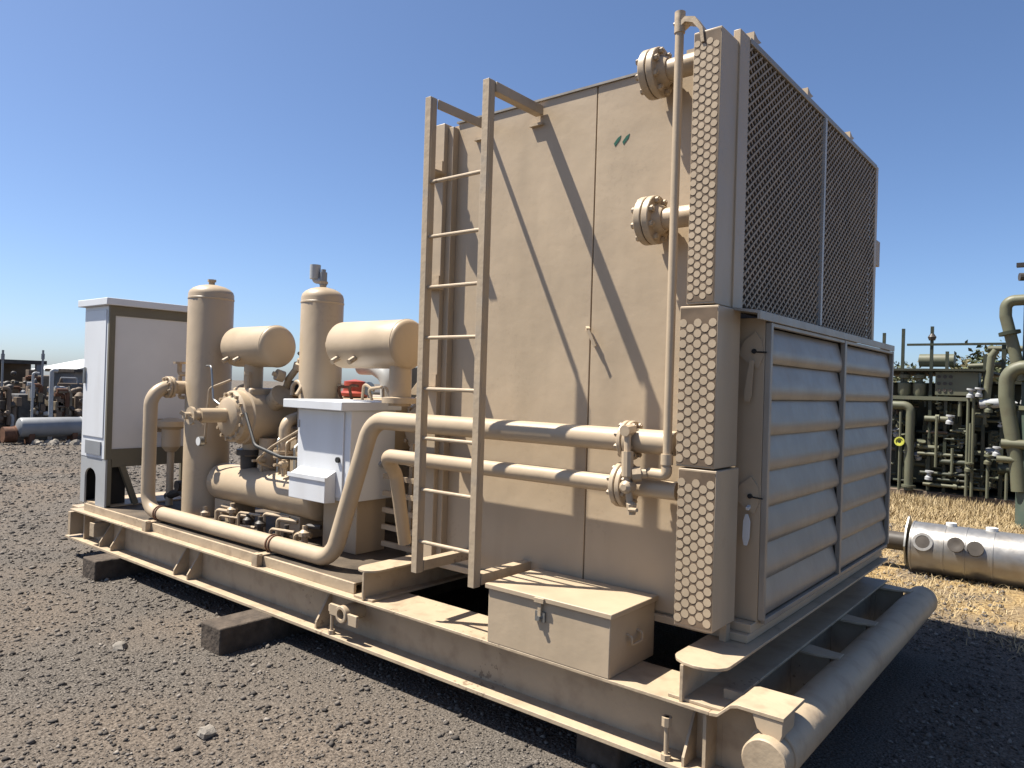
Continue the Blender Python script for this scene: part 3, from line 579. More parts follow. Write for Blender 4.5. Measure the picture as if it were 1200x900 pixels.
MB().box(-5.66, -4.84, 3.75, 3.949, -0.50, -0.42).build('walkway_plate', TANW, cp)
# engine / drive behind, partly seen over the electrical box
en = thing('engine', 'dark drive engine with red filler cap behind the electrical box', 'engine', (-4.4, 5.3, -1.285))
MB().box(-6.9, -3.75, 5.42, 5.90, -1.285, -0.10).build('block', DARK, en, bevel=0.02)
MB().prism([(-4.62, -0.10), (-4.50, 0.02), (-4.36, 0.04), (-4.15, -0.10)], 'y', 4.30, 4.48).build('shroud', TAN, en, bevel=0.005)
MB().lathe((-5.56, 4.50, -0.14), (0, 0, 1), [(0, 0), (0, 0.17), (0.03, 0.17), (0.05, 0.11), (0.14, 0.10), (0.16, 0.0)], 18).build('filler_cap', RED, en)
MB().tube([(-5.62, 4.62, 0.14), (-5.42, 4.62, 0.14), (-5.22, 4.62, 0.05), (-5.22, 4.62, -0.3)], 0.075, fil=0.2, n=14).build('exhaust_elbow', GREYP, en)
MB().box(-5.24, -4.55, 4.74, 5.0, -0.14, 0.15).build('radiator', BLACK, en, bevel=0.01)
MB().lathe((-4.98, 4.20, -0.06), (0.5, -1, 0), [(0, 0), (0, 0.045), (0.03, 0.06), (0.035, 0.0)], 14).cyl((-4.98, 4.20, -0.14), (-4.98, 4.20, -0.06), 0.02, 8).build('gauge', STEEL, en)
# valve manifold right of the first bottle
vm = thing('valve_manifold', 'small cluster of pale tan valves and handwheels beside the second vessel', 'valves', (-5.55, 3.80, -0.10))
MB().tube([(-5.74, 3.86, -0.12), (-5.60, 3.80, 0.0), (-5.44, 3.80, 0.13)], 0.030, fil=0.05, n=12).build('pipe', TAN, vm)
MB().lathe((-5.45, 3.80, 0.09), (0.4, 0, 1), [(0, 0), (0, 0.055), (0.05, 0.055), (0.06, 0.035), (0.09, 0.035), (0.09, 0.02), (0.12, 0.02), (0.12, 0)], 12).build('valve_body', TAN, vm)
MB().lathe((-5.60, 3.75, 0.02), (-0.2, -1, 0.3), [(0, 0), (0, 0.05), (0.07, 0.05), (0.07, 0.02), (0.10, 0.02), (0.10, 0)], 12).build('valve_body', TAN, vm)
MB().lathe((-5.40, 3.80, 0.215), (0.4, 0, 1), [(0, 0.035), (0.01, 0.04), (0.01, 0.048), (0, 0.048), (-0.006, 0.042)], 16).build('handwheel', BLACK, vm)
MB().tube([(-5.42, 3.72, -0.13), (-5.42, 3.72, -0.05), (-5.35, 3.72, -0.01), (-5.28, 3.72, -0.05), (-5.27, 3.66, -0.13)], 0.018, fil=0.05, n=10).build('bent_pipe', TAN, vm)
MB().box(-5.85, -5.50, 3.95, 4.0, -0.11, -0.01).build('bracket', BLACK, vm)
for k in range(7):
    xx = -5.30 + k * 0.13
    MB().tube([(xx, 3.95, -0.16), (xx + random.uniform(-.05, .05), 3.93, -0.03 + random.uniform(-.04, .05)), (xx + random.uniform(0.06, .16), 3.95, -0.07 + random.uniform(-.04, .04))], 0.012, fil=0.03, n=8).build('tubing', random.choice([TAN, RUST, TAN]), vm)
# valves low by the first vessel and cabinet
lv = thing('level_control_valve', 'small tan control valve standing between the white cabinet and the first upright vessel', 'valve', (-7.26, 3.60, -1.285))
MB().cyl((-7.26, 3.60, -1.285), (-7.26, 3.60, -0.72), 0.035, 12).build('stem_pipe', TAN, lv)
MB().lathe((-7.26, 3.60, -0.75), (0, 0, 1), [(0, 0), (0, 0.05), (0.05, 0.09), (0.22, 0.09), (0.25, 0.14), (0.30, 0.14), (0.33, 0.05), (0.33, 0)], 16).build('valve_body', TAN, lv)
MB().cyl((-7.40, 3.56, -0.50), (-7.26, 3.60, -0.50), 0.03, 10).lathe((-7.42, 3.555, -0.50), (1, 0.3, 0), [(0, 0), (0, 0.07), (0.02, 0.07), (0.02, 0)], 12).build('side_flange', TAN, lv)
MB().tube([(-7.30, 3.6, -1.20), (-7.05, 3.62, -1.12), (-6.90, 3.62, -1.20)], 0.04, fil=0.08, n=10).cyl((-6.93, 3.5, -1.05), (-6.93, 3.62, -1.05), 0.05, 12).build('drain_line', DARK, lv)
# small bore tubing, conduit and gauges
fp = thing('flanged_risers', 'tan flanged riser pipes standing between the compressor cylinder and the white electrical box', 'pipes', (-5.3, 3.6, -0.8))
for x_, y_, r_ in ((-5.42, 3.66, 0.05), (-5.18, 3.70, 0.04)):
    MB().tube([(x_, y_, -0.82), (x_, y_, -0.36), (x_ - 0.05, y_ + 0.25, -0.30)], r_, fil=0.09, n=14).build('pipe', TAN, fp)
    MB().lathe((x_, y_, -0.66), (0, 0, 1), [(0, 0), (0, r_ * 1.8), (0.025, r_ * 1.8), (0.028, r_ * 1.5), (0.032, r_ * 1.5), (0.035, r_ * 1.8), (0.06, r_ * 1.8), (0.06, 0)], 18).build('flange', TANW, fp)
    MB().bolts((x_, y_, -0.68), (0, 0, 1), r_ * 1.5, 8, 0.008, 0.10).build('bolts', TANW, fp, kind='stuff')
ct = thing('conduit_run', 'thin tan conduit and tubing looping between the first vessel and the compressor', 'conduit', (-6.2, 3.5, -0.6))
MB().tube([(-6.45, 3.52, -0.60), (-6.36, 3.46, -0.60), (-6.30, 3.46, -0.10), (-6.10, 3.55, -0.02)], 0.011, fil=0.05, n=8).build('tubing', TANW, ct)
MB().tube([(-6.44, 3.50, 0.10), (-6.30, 3.47, 0.10), (-6.25, 3.47, -0.20), (-6.16, 3.48, -0.24)], 0.009, fil=0.05, n=8).build('tubing', STEEL, ct)
MB().tube([(-5.70, 3.46, -0.30), (-5.45, 3.40, -0.55), (-5.10, 3.42, -0.62), (-4.95, 3.50, -0.62)], 0.014, fil=0.12, n=8).build('cable', BLACK, ct)
MB().tube([(-5.60, 3.70, -0.78), (-5.60, 3.50, -0.70), (-5.30, 3.46, -0.55), (-5.05, 3.55, -0.40)], 0.010, fil=0.10, n=8).build('tubing', TANW, ct)
g_ = MB().cyl((-6.36, 3.44, -0.58), (-6.36, 3.40, -0.58), 0.045, 16).build('gauge', STEEL, ct)
MB().cyl((-6.36, 3.3995, -0.58), (-6.36, 3.398, -0.58), 0.038, 16).build('gauge_face', FABRIC, g_)
for x_, y_ in ((-5.66, 3.60), (-5.28, 3.56)):
    MB().cyl((x_, y_, -0.80), (x_, y_, -0.66), 0.014, 8).lathe((x_, y_, -0.70), (0, -1, 0), [(-0.03, 0), (-0.03, 0.028), (0.03, 0.028), (0.04, 0.012), (0.09, 0.012), (0.09, 0)], 10).build('needle_valve', TANW, ct)
for k in range(5):
    xx = -5.45 + k * 0.12
    MB().tube([(xx, 3.72, -0.48), (xx + 0.02, 3.60, -0.50 - 0.03 * k), (xx + 0.03, 3.60, -0.78)], 0.010, fil=0.04, n=6).build('tubing', random.choice([TANW, RUST, STEEL]), ct)
# piping and guard in the gap between electrical box and cooler
fd = thing('fan_drive', 'shadowed fan drive with slatted guard between the electrical box and the cooler', 'fan drive', (-3.9, 3.9, -1.285))
MB().box(-4.05, -3.74, 4.15, 4.5, -1.285, -0.42).build('gearbox', DARK, fd, bevel=0.02)
for i in range(6):
    z = -1.20 + i * 0.125
    MB().bar((-4.22, 3.72, z), (-3.60, 3.80, z - 0.03), 0.03, 0.035).build('guard_slat', TANW, fd)
for x in (-4.02, -3.80):
    MB().box(x - 0.018, x + 0.018, 3.80, 3.83, -1.285, -0.45).build('guard_post', TANW, fd)
MB().lathe((-3.92, 4.02, -0.55), (1, 0, 0), [(-0.12, 0), (-0.12, 0.10), (-0.10, 0.13), (0.10, 0.13), (0.12, 0.10), (0.12, 0)], 20).build('pulley', TAN, fd)
MB().prism([(-4.05, -0.52), (-3.95, -0.42), (-3.72, -0.42), (-3.60, -0.75), (-3.75, -0.75)], 'y', 3.86, 3.92).build('belt_cover', TAN, fd)

# ------------------------------------------------------------------ silver vessel on the grass
sv = thing('silver_vessel', 'silver clad cylindrical vessel lying on the dry grass behind the skid', 'vessel', (0, 8.95, -1.84))
r = 0.265; zc = -1.585
d = dome(r, 0.04, 4)
MB().lathe((-1.62, 8.95, zc), (1, 0, 0), [(-t, q) for t, q in reversed(d)] + [(2.6, r), (2.64, 0.0)], 40).build('shell', CLAD, sv)
for x in (-1.63, -1.33, -1.14, -0.90, -0.4, 0.1, 0.6):
    MB().lathe((x, 8.95, zc), (1, 0, 0), [(0, r), (0.002, r + 0.005), (0.018, r + 0.005), (0.02, r)], 40).build('cladding_band', CLAD, sv)
MB().prism([(8.72, zc + 0.02), (8.80, zc + 0.20), (8.93, zc + 0.31), (8.99, zc + 0.31), (9.10, zc + 0.20), (9.18, zc), (9.1, zc - 0.18), (8.95, zc - 0.23), (8.8, zc - 0.18)], 'x', -1.685, -1.668).build('end_plate', STEEL, sv)
MB().cyl((-2.05, 8.95, zc + 0.03), (-1.70, 8.95, zc + 0.03), 0.10, 18).build('end_stub', DARK, sv)
o = Vector((-1.50, 8.95, zc)); dd = Vector((0, -0.93, 0.36)).normalized()
MB().lathe(o + dd * (r - 0.01), dd, [(0, 0.095), (0.022, 0.095), (0.022, 0.068), (0.013, 0.068)], 20).build('manhole_ring', CLAD, sv)
MB().lathe(o + dd * (r - 0.004), dd, [(0.012, 0.070), (0.014, 0.0)], 20).build('manhole', DARK, sv)
o = Vector((-1.19, 8.95, zc)); MB().cyl(o + dd * (r - 0.02), o + dd * (r + 0.09), 0.05, 14).lathe(o + dd * (r + 0.07), dd, [(0, 0), (0, 0.075), (0.03, 0.075), (0.03, 0.035), (0.02, 0)], 16).build('nozzle', DARK, sv)
o = Vector((-1.03, 8.95, zc)); MB().cyl(o + dd * (r - 0.02), o + dd * (r + 0.03), 0.075, 14).build('nozzle', DARK, sv)
MB().cyl((-1.28, 8.95, zc + r - 0.01), (-1.28, 8.95, zc + r + 0.03), 0.05, 12).cyl((-0.92, 8.95, zc + r - 0.01), (-0.92, 8.95, zc + r + 0.03), 0.055, 12).build('top_nozzle', FABRIC, sv)
MB().box(-1.62, -1.48, 8.80, 9.10, -1.845, -1.80).box(-0.2, -0.05, 8.75, 9.15, -1.845, -1.80).build('chock', TIMBER, sv)

# ------------------------------------------------------------------ green compressor skid at the back right
gs = thing('green_process_skid', 'dark green process skid crowded with pipes and posts behind the dry grass', 'process skid', (-2.2, 16, -1.84))
GY = 15.0
MB().box(-8.0, 4.0, GY, GY + 0.2, -1.80, -1.66).build('base_beam', BROWN, gs, bevel=0.01)
MB().box(-8.0, 4.0, GY + 0.2, GY + 3.8, -1.75, -1.68).build('deck', SHADE_OLIVE, gs)
MB().box(-1.69, 1.0, GY + 0.45, GY + 3.6, 0.30, 0.34).build('canopy', SHADE_OLIVE, gs)  # roof added to keep the machinery below in shade
MB().box(-8.0, 4.0, GY + 3.8, GY + 4.0, -1.80, -1.66).build('base_beam', GREEN, gs)
for x in (-7.0, -3.5, 0.0, 3.2): MB().box(x - 0.15, x + 0.15, GY + 0.05, GY + 3.9, -1.845, -1.80).build('timber', TIMBER, gs)
MB().box(-6.5, 3.5, GY + 2.2, GY + 3.6, -1.68, 0.10).build('engine_block', SHADE_OLIVE, gs, bevel=0.05)
MB().box(-4.6, 1.0, GY + 0.75, GY + 2.15, -1.60, 0.30).build('machine_casing', SHADE_OLIVE, gs, bevel=0.04)
pn = MB().box(-2.46, -1.80, GY, GY + 0.35, 0.07, 0.49).build('panel_box', GREENL, gs, bevel=0.01)
for i in range(3):
    for j in range(3):
        MB().lathe((-2.40 + i * 0.09, GY, 0.40 - j * 0.12), (0, -1, 0), [(0, 0.03), (0.012, 0.03), (0.012, 0.02), (0.004, 0)], 10).build('gauge', DARK, pn)
MB().box(-5.0, -1.70, GY - 0.10, GY + 3.6, 0.50, 0.54).build('canopy', SHADE_OLIVE, gs)  # roof carried out past the front, added to shade the machinery
MB().box(-3.3, -1.72, GY - 0.03, GY + 0.3, -0.02, 0.045).build('shelf', GREENL, gs)
for x, zt_, wd in ((-3.32, 1.20, 0.05), (-3.0, 1.27, 0.05), (-2.535, 1.30, 0.05), (-2.29, 0.85, 0.05), (-1.72, 0.8, 0.05), (-1.45, 0.96, 0.06)):
    MB().box(x - wd / 2, x + wd / 2, GY + 0.02, GY + 0.02 + wd, -1.66, zt_).build('post', GREEN, gs)
MB().box(-2.93, -1.38, GY, GY + 0.05, 0.955, 0.995).build('top_rail', GREEN, gs)
MB().lathe((-2.535, GY + 0.045, 1.05), (0, 0, 1), [(0, 0), (0, 0.05), (0.06, 0.07), (0.12, 0.03), (0.12, 0)], 10).build('lamp', DARK, gs)
for x in (-2.97, -2.72):
    v = MB().lathe((x, GY + 0.1, 0.05), (0, 0, 1), [(0, 0), (0, 0.09), (0.06, 0.11), (0.22, 0.11), (0.26, 0.05), (0.30, 0.05), (0.32, 0.10), (0.38, 0.10), (0.42, 0.03), (0.42, 0)], 16).build('control_valve', GREENL, gs)
MB().tube([(-3.2, GY - 0.05, -0.13), (-2.83, GY - 0.05, -0.13), (-2.83, GY - 0.05, -1.66)], 0.075, fil=0.12, n=14).build('pipe', GREENL, gs)
MB().lathe((-2.83, GY - 0.05, -1.60), (0, 0, 1), [(0, 0), (0, 0.12), (0.04, 0.12), (0.04, 0.075)], 14).build('pipe_foot', GREENL, gs)
MB().lathe((-2.98, GY - 0.12, -0.79), (0, -1, 0.2), [(0, 0.035), (0, 0.03), (0.01, 0.03), (0.01, 0.055), (0.03, 0.06), (0.03, 0.085), (0.0, 0.085), (0, 0.055)], 14).build('handwheel', YELLOW, gs)
MB().cyl((-2.98, GY - 0.1, -1.66), (-2.98, GY - 0.1, -0.25), 0.02, 8).build('pipe', GREENL, gs)
for z, x0, x1, rr in ((-1.10, -2.35, -1.95, 0.05), (-1.15, -1.48, -1.05, 0.09), (-1.32, -2.65, -1.70, 0.035), (-1.42, -2.4, -1.75, 0.03), (-1.52, -2.6, -1.6, 0.03), (-0.55, -2.2, -1.95, 0.02), (-0.70, -2.3, -1.98, 0.02), (-0.35, -2.6, -2.2, 0.05), (-0.98, -2.7, -2.0, 0.03)):
    MB().cyl((x0, GY - 0.04, z), (x1, GY - 0.04, z), rr, 12).lathe(((x0 + x1) / 2, GY - 0.04, z), (1, 0, 0), [(-0.03, 0), (-0.03, rr * 1.6), (0.03, rr * 1.6), (0.03, 0)], 12).build('pipe', random.choice([GREENL, OLIVEP, GREEN]), gs)
for x, z0_, z1_ in ((-1.93, -1.66, 0.05), (-1.85, -1.66, 0.05), (-1.89, -1.2, -0.4), (-1.62, -1.66, -0.9), (-2.4, -1.2, -0.3), (-2.15, -1.3, -0.85), (-1.35, -1.66, -1.2)):
    MB().cyl((x, GY - 0.1, z0_), (x, GY - 0.1, z1_), 0.025, 8).build('pipe', random.choice([GREENL, OLIVEP]), gs)
for x, z in ((-1.90, -1.15), (-1.62, -1.0), (-2.5, -1.35), (-2.2, -0.35), (-1.9, 0.12), (-1.78, 0.14), (-1.63, -0.12), (-1.5, -0.85)):
    MB().lathe((x, GY - 0.14, z - 0.08), (0.1, 0, 1), [(0, 0), (0, 0.06), (0.05, 0.06), (0.07, 0.035), (0.12, 0.035), (0.13, 0.07), (0.16, 0.07), (0.16, 0)], 12).build('valve', random.choice([GREENL, OLIVEP, GREYP]), gs)
rr = random.Random(17)
for k in range(9):
    x = -3.25 + k * 0.26 + rr.uniform(-.04, .04); zz = rr.uniform(-1.5, -0.5); MB().box(x, x + rr.uniform(0.14, 0.24), GY + 0.35, GY + 0.74, zz, zz + rr.uniform(0.2, 0.7)).build('equipment_case', rr.choice([GREEN, GREENL, OLIVEP]), gs, bevel=0.015)
for k in range(240):
    x = rr.uniform(-3.25, -1.05); z = rr.uniform(-1.58, 0.0); ln = rr.uniform(0.08, 0.35); y = GY + rr.uniform(0.0, 0.5); m_ = rr.choice([GREENL, GREEN, GREEN, GREEN, OLIVEP, BROWN, GREENL]); q = rr.random()
    if q < 0.45: MB().cyl((x, y, z), (x + ln, y, z), rr.uniform(0.012, 0.04), 8).build('pipe', m_, gs)
    elif q < 0.75: MB().cyl((x, y, z), (x, y, z + ln), rr.uniform(0.012, 0.035), 8).build('pipe', m_, gs)
    else:
        r_ = rr.uniform(0.03, 0.07)
        MB().lathe((x, y, z), (rr.uniform(-.4, .4), rr.uniform(-.6, 0), 1), [(0, 0), (0, r_), (r_, r_), (r_ * 1.2, r_ * 0.5), (r_ * 1.9, r_ * 0.5), (r_ * 2, r_ * 1.2), (r_ * 2.3, r_ * 1.2), (r_ * 2.3, 0)], 10).build('valve', rr.choice([GREENL, OLIVEP, GREYP, GREEN]), gs)
MB().lathe((-2.62, GY + 0.7, 0.72), (1, 0, 0), [(-0.25, 0), (-0.22, 0.12), (0.35, 0.12), (0.38, 0)], 16).build('air_tank', GREENL, gs)
MB().cyl((-2.0, GY + 0.3, 0.60), (-1.5, GY + 0.3, 0.63), 0.045, 12).cyl((-1.70, GY + 0.2, 0.9), (-1.2, GY + 0.2, 0.9), 0.05, 12).tube([(-1.68, GY - 0.05, -0.10), (-1.62, GY - 0.05, 0.75), (-1.55, GY - 0.05, 0.86)], 0.06, fil=0.1, n=12).build('pipe', OLIVEP, gs)
MB().lathe((-1.62, GY - 0.1, -0.05), (1, 0, 0.1), [(-0.14, 0), (-0.14, 0.08), (0.14, 0.08), (0.2, 0.05), (0.2, 0)], 14).build('valve', GREYP, gs)
# large green column and looping pipe at the right edge of view
gc = thing('green_column', 'tall green upright column with looping pale pipes at the right edge of the photo', 'process column', (-0.7, 13.2, -1.84))
MB().cyl((-0.72, 13.2, -1.845), (-0.72, 13.2, -0.12), 0.36, 28).build('shell', GREENB, gc)
MB().lathe((-0.72, 13.2, -0.12), (0, 0, 1), [(0, 0), (0, 0.40), (0.06, 0.40), (0.06, 0.3), (0.07, 0)], 28).build('flange', OLIVEP, gc)
MB().tube([(-1.02, 13.0, -1.30), (-1.05, 13.0, -0.95), (-1.21, 13.0, 0.05), (-1.21, 13.0, 0.50), (-0.20, 13.0, 0.50), (-0.20, 13.0, 0.10)], 0.10, fil=0.28, n=18).build('loop_pipe', OLIVEP, gc)
MB().tube([(-1.05, 13.05, 0.30), (-1.13, 13.05, 0.75), (-1.25, 13.05, 1.25), (-1.25, 13.05, 1.48), (-0.3, 13.05, 1.50)], 0.08, fil=0.20, n=16).build('loop_pipe', OLIVEP, gc)
MB().lathe((-1.19, 13.05, 0.98), (-0.2, 0, 1), [(0, 0), (0, 0.14), (0.05, 0.14), (0.05, 0)], 16).build('flange', GREEN, gc)
MB().cyl((-0.84, 13.15, -0.06), (-0.84, 13.15, 2.25), 0.20, 20).build('mast', GREENB, gc)
MB().box(-1.14, -0.98, 13.1, 13.2, 1.98, 2.04).cyl((-1.10, 13.1, 1.83), (-0.98, 13.15, 1.83), 0.06, 10).cyl((-0.93, 13.15, 2.10), (-0.93, 13.15, 2.40), 0.05, 10).build('mast_arm', DARK, gc)
MB().cyl((-1.25, 12.95, -0.62), (-0.95, 12.95, -0.62), 0.07, 12).cyl((-1.30, 12.95, -0.85), (-1.05, 12.95, -0.85), 0.05, 12).build('side_pipe', OLIVEP, gc)

# ------------------------------------------------------------------ left yard, far off
def machine(name, label, cat, x, y0, y1, h, m1, m2, seed, group='old machinery in the left yard'):
    rr = random.Random(seed); t = thing(name, label, cat, (x, (y0 + y1) / 2, -1.84), group); W = y1 - y0
    MB().box(x - 1.2, x, y0, y1, -1.845, -1.72).build('base', m2, t)
    MB().box(x - 1.0, x - 0.25, y0 + W*0.02, y1 - W*0.02, -1.72, -1.84 + h * 0.72).build('block', m1, t, bevel=0.03)
    for k in range(3):
        yy = y0 + W * rr.uniform(0.1, 0.9); hh = h * rr.uniform(0.6, 1.0); r_ = rr.uniform(0.05, 0.13)
        MB().lathe((x - rr.uniform(0.0, 0.6), yy, -1.72), (0, 0, 1), [(0, 0), (0, r_), (hh * 0.85, r_), (hh * 0.92, r_ * 0.5), (hh * 0.95, 0)], 12).build('cylinder', rr.choice([m1, m2, BROWN]), t)
    for k in range(9):
        ya = y0 + W * rr.uniform(0.0, 0.6); yb = ya + W * rr.uniform(0.15, 0.4); z = -1.84 + h * rr.uniform(0.15, 0.9); xx = x + rr.uniform(-0.1, 0.15)
        MB().tube([(xx, ya, z), (xx, yb, z), (xx, yb, max(-1.72, z - h * rr.uniform(0.1, 0.5)))], rr.uniform(0.02, 0.06), fil=0.08, n=10).build('pipe', rr.choice([m1, m2, BROWN, RUST, GREYP]), t)
    for k in range(9):
        yy = y0 + W * rr.uniform(0.05, 0.95); z = -1.84 + h * rr.uniform(0.2, 0.95); r_ = rr.uniform(0.03, 0.08)
        MB().lathe((x + rr.uniform(0, 0.2), yy, z), (rr.uniform(-.3, 1), rr.uniform(-1, 1), rr.uniform(0, .5)), [(-r_, 0), (-r_, r_), (0, r_ * 1.25), (r_, r_), (r_ * 1.6, r_ * 0.4), (r_ * 1.6, 0)], 12).build('valve', rr.choice([m1, m2, m2, GREYP, BROWN, DARK]), t)
    for k in range(4):
        yy = y0 + W * rr.uniform(0.05, 0.8); z = -1.84 + h * rr.uniform(0.3, 0.75)
        MB().box(x - 0.2, x + 0.05, yy, yy + W * 0.18, z, z + h * 0.15).build('panel', rr.choice([m1, m2, BROWN]), t, bevel=0.01)
    return t
X = -22.4
YBEIGE = mat('yard_beige_rusted', (0.17, 0.14, 0.10), 0.7, var=0.35, scale=4, dirt=(0.06, 0.04, 0.025), dirt_amt=0.8)
YGREY = mat('yard_grey_rusted', (0.10, 0.10, 0.10), 0.7, var=0.35, scale=4, dirt=(0.05, 0.035, 0.025), dirt_amt=0.8)
MLIST = [
 (0.0, 3.6, 5.3, 1.70, BROWN, DARK, 3, 'brown pump skid at the very left edge of the far yard'),
 (-0.2, 5.35, 6.30, 1.75, YBEIGE, DARK, 7, 'dusty beige compressor set above the rusty drum'),
 (0.1, 6.35, 7.05, 1.55, DARK, BROWN, 11, 'black engine behind the left half of the grey tank'),
 (-0.1, 7.08, 7.75, 1.70, YGREY, YBEIGE, 5, 'grey engine behind the right half of the grey tank'),
 (0.0, 7.80, 8.60, 1.60, YBEIGE, BROWN, 21, 'khaki compressor set next to the white cabinet'),
 (0.0, 8.70, 10.2, 1.60, DARK, BROWN, 22, 'dark machine hidden behind the white cabinet'),
 (-2.4, 4.6, 6.0, 2.05, BROWN, DARK, 31, 'rust brown generator under the left part of the shed roof'),
 (-2.5, 6.1, 7.2, 2.10, YGREY, DARK, 33, 'grey generator under the middle of the shed roof'),
 (-2.4, 7.3, 8.6, 2.10, YBEIGE, DARK, 41, 'tall dusty beige machine below the white tent'),
 (-2.4, 8.7, 10.6, 1.9, BROWN, YGREY, 43, 'brown machine behind the khaki compressor set'),
]
for dx, ya, yb, h, m1, m2, sd, lab in MLIST: machine('machinery_skid', lab, 'machinery', X + dx, ya, yb, h, m1, m2, sd)
gt = thing('grey_tank', 'grey cylindrical tank lying on the ground in the far left yard', 'tank', (-21.4, 7.4, -1.84))
d = dome(0.25, 0.10, 5)
MB().lathe((-21.4, 6.75, -1.42), (0, 1, 0), [(-t, q) for t, q in reversed(d)] + [(1.4 + t, q) for t, q in d], 28).build('shell', GREYT, gt)
for y in (6.95, 7.95): MB().box(-21.6, -21.2, y - 0.06, y + 0.06, -1.845, -1.58).build('saddle', RUST, gt)
MB().lathe((-21.4, 8.10, -1.42), (0, 1, 0), [(0, 0.25), (0.002, 0.26), (0.04, 0.26), (0.042, 0.25)], 28).build('band', GREYP, gt)
MB().cyl((-21.5, 6.38, -1.60), (-21.5, 6.62, -1.60), 0.20, 18).cyl((-21.5, 6.62, -1.60), (-21.5, 6.66, -1.60), 0.22, 18).build('drum', RUST, label='rusty red drum lying at the left end of the grey tank', cat='drum', eye=True)
rp = MB()
for k in range(26):
    y = random.uniform(6.9, 8.2); x = -20.75 + random.uniform(-0.35, 0.35); r_ = random.uniform(0.05, 0.13)
    n0 = len(rp.v); rp.lathe((x, y, -1.86), (random.uniform(-.2,.2), random.uniform(-.2,.2), 1), [(0, r_), (r_ * 0.7, r_ * 0.9), (r_ * 1.2, r_ * 0.5), (r_ * 1.35, 0)], 7)
    rp.v[n0:] = [(a + random.uniform(-.02,.02), b + random.uniform(-.02,.02), c_ + random.uniform(-.015,.015)) for a, b, c_ in rp.v[n0:]]
rp.build('rubble_pile', ROCK, kind='stuff', label='low heap of pale rubble in front of the grey tank')
sh = thing('open_shed', 'long open shed with a flat dark roof at the back of the left yard', 'shed', (-29, 5, -1.84))
MB().box(-32, -27, 0.5, 9.2, 0.24, 0.36).build('roof', DARK, sh)
MB().box(-28.6, -28.4, 0.5, 9.2, -1.84, 0.239).build('back_wall', BROWN, sh)
for y in (1.0, 3.7, 6.4, 9.0): MB().box(-27.2, -27.05, y - 0.08, y + 0.08, -1.845, 0.239).build('post', GREYT, sh)
sh = thing('small_shed', 'small dark roofed shed beside the white tent in the far yard', 'shed', (-26, 10.2, -1.84))
MB().box(-27.6, -25.2, 9.35, 11.6, 0.02, 0.12).build('roof', DARK, sh)
MB().box(-27.4, -25.5, 9.5, 11.4, -1.845, 0.019).build('wall', GREYT, sh)
wt = thing('white_tent', 'white peaked tent roof showing just left of the white cabinet', 'tent', (-38, 15.6, -1.84))
MB().prism([(13.25, 0.12), (15.6, 0.72), (18.0, 0.12)], 'x', -41, -36).build('canopy', FABRIC, wt)
for y in (13.4, 17.8):
    for x in (-40.8, -36.2): MB().cyl((x, y, -1.845), (x, y, 0.13), 0.06, 8).build('pole', GREYP, wt)
for y, x, zt_, lab in ((6.75, -22.9, 0.55, 'thin grey pole rising above the dark shed roof at the left edge'), (7.70, -22.9, 0.60, 'thin grey pole rising near the white tent')):
    MB().cyl((x, y, -1.845), (x, y, zt_), 0.028, 8).cyl((x, y, zt_ - 0.25), (x, y, zt_ - 0.1), 0.045, 8).build('pole', GREYT, label=lab, cat='pole')
for y, zt_, lab in ((7.18, -0.02, 'thin white standpipe with bent top left of the thick white standpipe'), (7.62, 0.06, 'thick white standpipe with rounded top right of the thin white standpipe')):
    MB().tube([(-22.0, y, -1.845), (-22.0, y, zt_), (-22.0, y + 0.14, zt_ - 0.02)], 0.03 if zt_ < 0 else 0.055, fil=0.07, n=12).build('standpipe', GREYP, label=lab, cat='pipe', group='white standpipes in the left yard')

# ------------------------------------------------------------------ bushes behind the green skid
def bush(x, y, w, h, n, label, group):
    t = thing('bush', label, 'bush', (x, y, -1.84), group)
    cl = rng.normal(size=(26, 3)); cl /= np.linalg.norm(cl, axis=1)[:, None]
    cl *= (rng.random((26, 1)) ** 0.5); cl = cl * np.array([w * 0.42, w * 0.35, h * 0.36]) + np.array([0, 0, h * 0.58])
    k = rng.integers(0, 26, n); P = cl[k] + rng.normal(size=(n, 3)) * np.array([w, w, h]) * 0.075
    P[:, 2] = np.maximum(P[:, 2], 0.1)
    a = rng.normal(size=(n, 3)); a /= np.linalg.norm(a, axis=1)[:, None]; b = np.cross(a, rng.normal(size=(n, 3))); b /= np.linalg.norm(b, axis=1)[:, None]
    s = rng.uniform(0.05, 0.12, (n, 1)) * (h / 3)
    V = np.stack([P - a * s, P + b * s * 0.5, P + a * s, P - b * s * 0.5], 1).reshape(-1, 3)
    F = np.arange(4 * n).reshape(n, 4); o = np_mesh('foliage', V, F, LEAF); o.parent = t
    m = MB()
    for q in range(6):
        e = cl[q]; m.tube([(x, y, -1.86), (x + e[0] * 0.4, y + e[1] * 0.4, -1.84 + e[2] * 0.5), (x + e[0], y + e[1], -1.84 + e[2])], 0.04 * h / 3, n=6)
    m.build('stems', BARK, t)
bush(-3.2, 34, 5.0, 4.1, 6000, 'dusty green bush showing above the pipes left of the looping pipe', 'bushes behind the green skid')
bush(1.6, 36, 5.0, 4.6, 5000, 'taller dusty green bush behind the looping pipe at the right edge', 'bushes behind the green skid')
bush(-9.5, 40, 6.0, 3.6, 5000, 'low dusty green bush hidden behind the cooler', 'bushes behind the green skid')

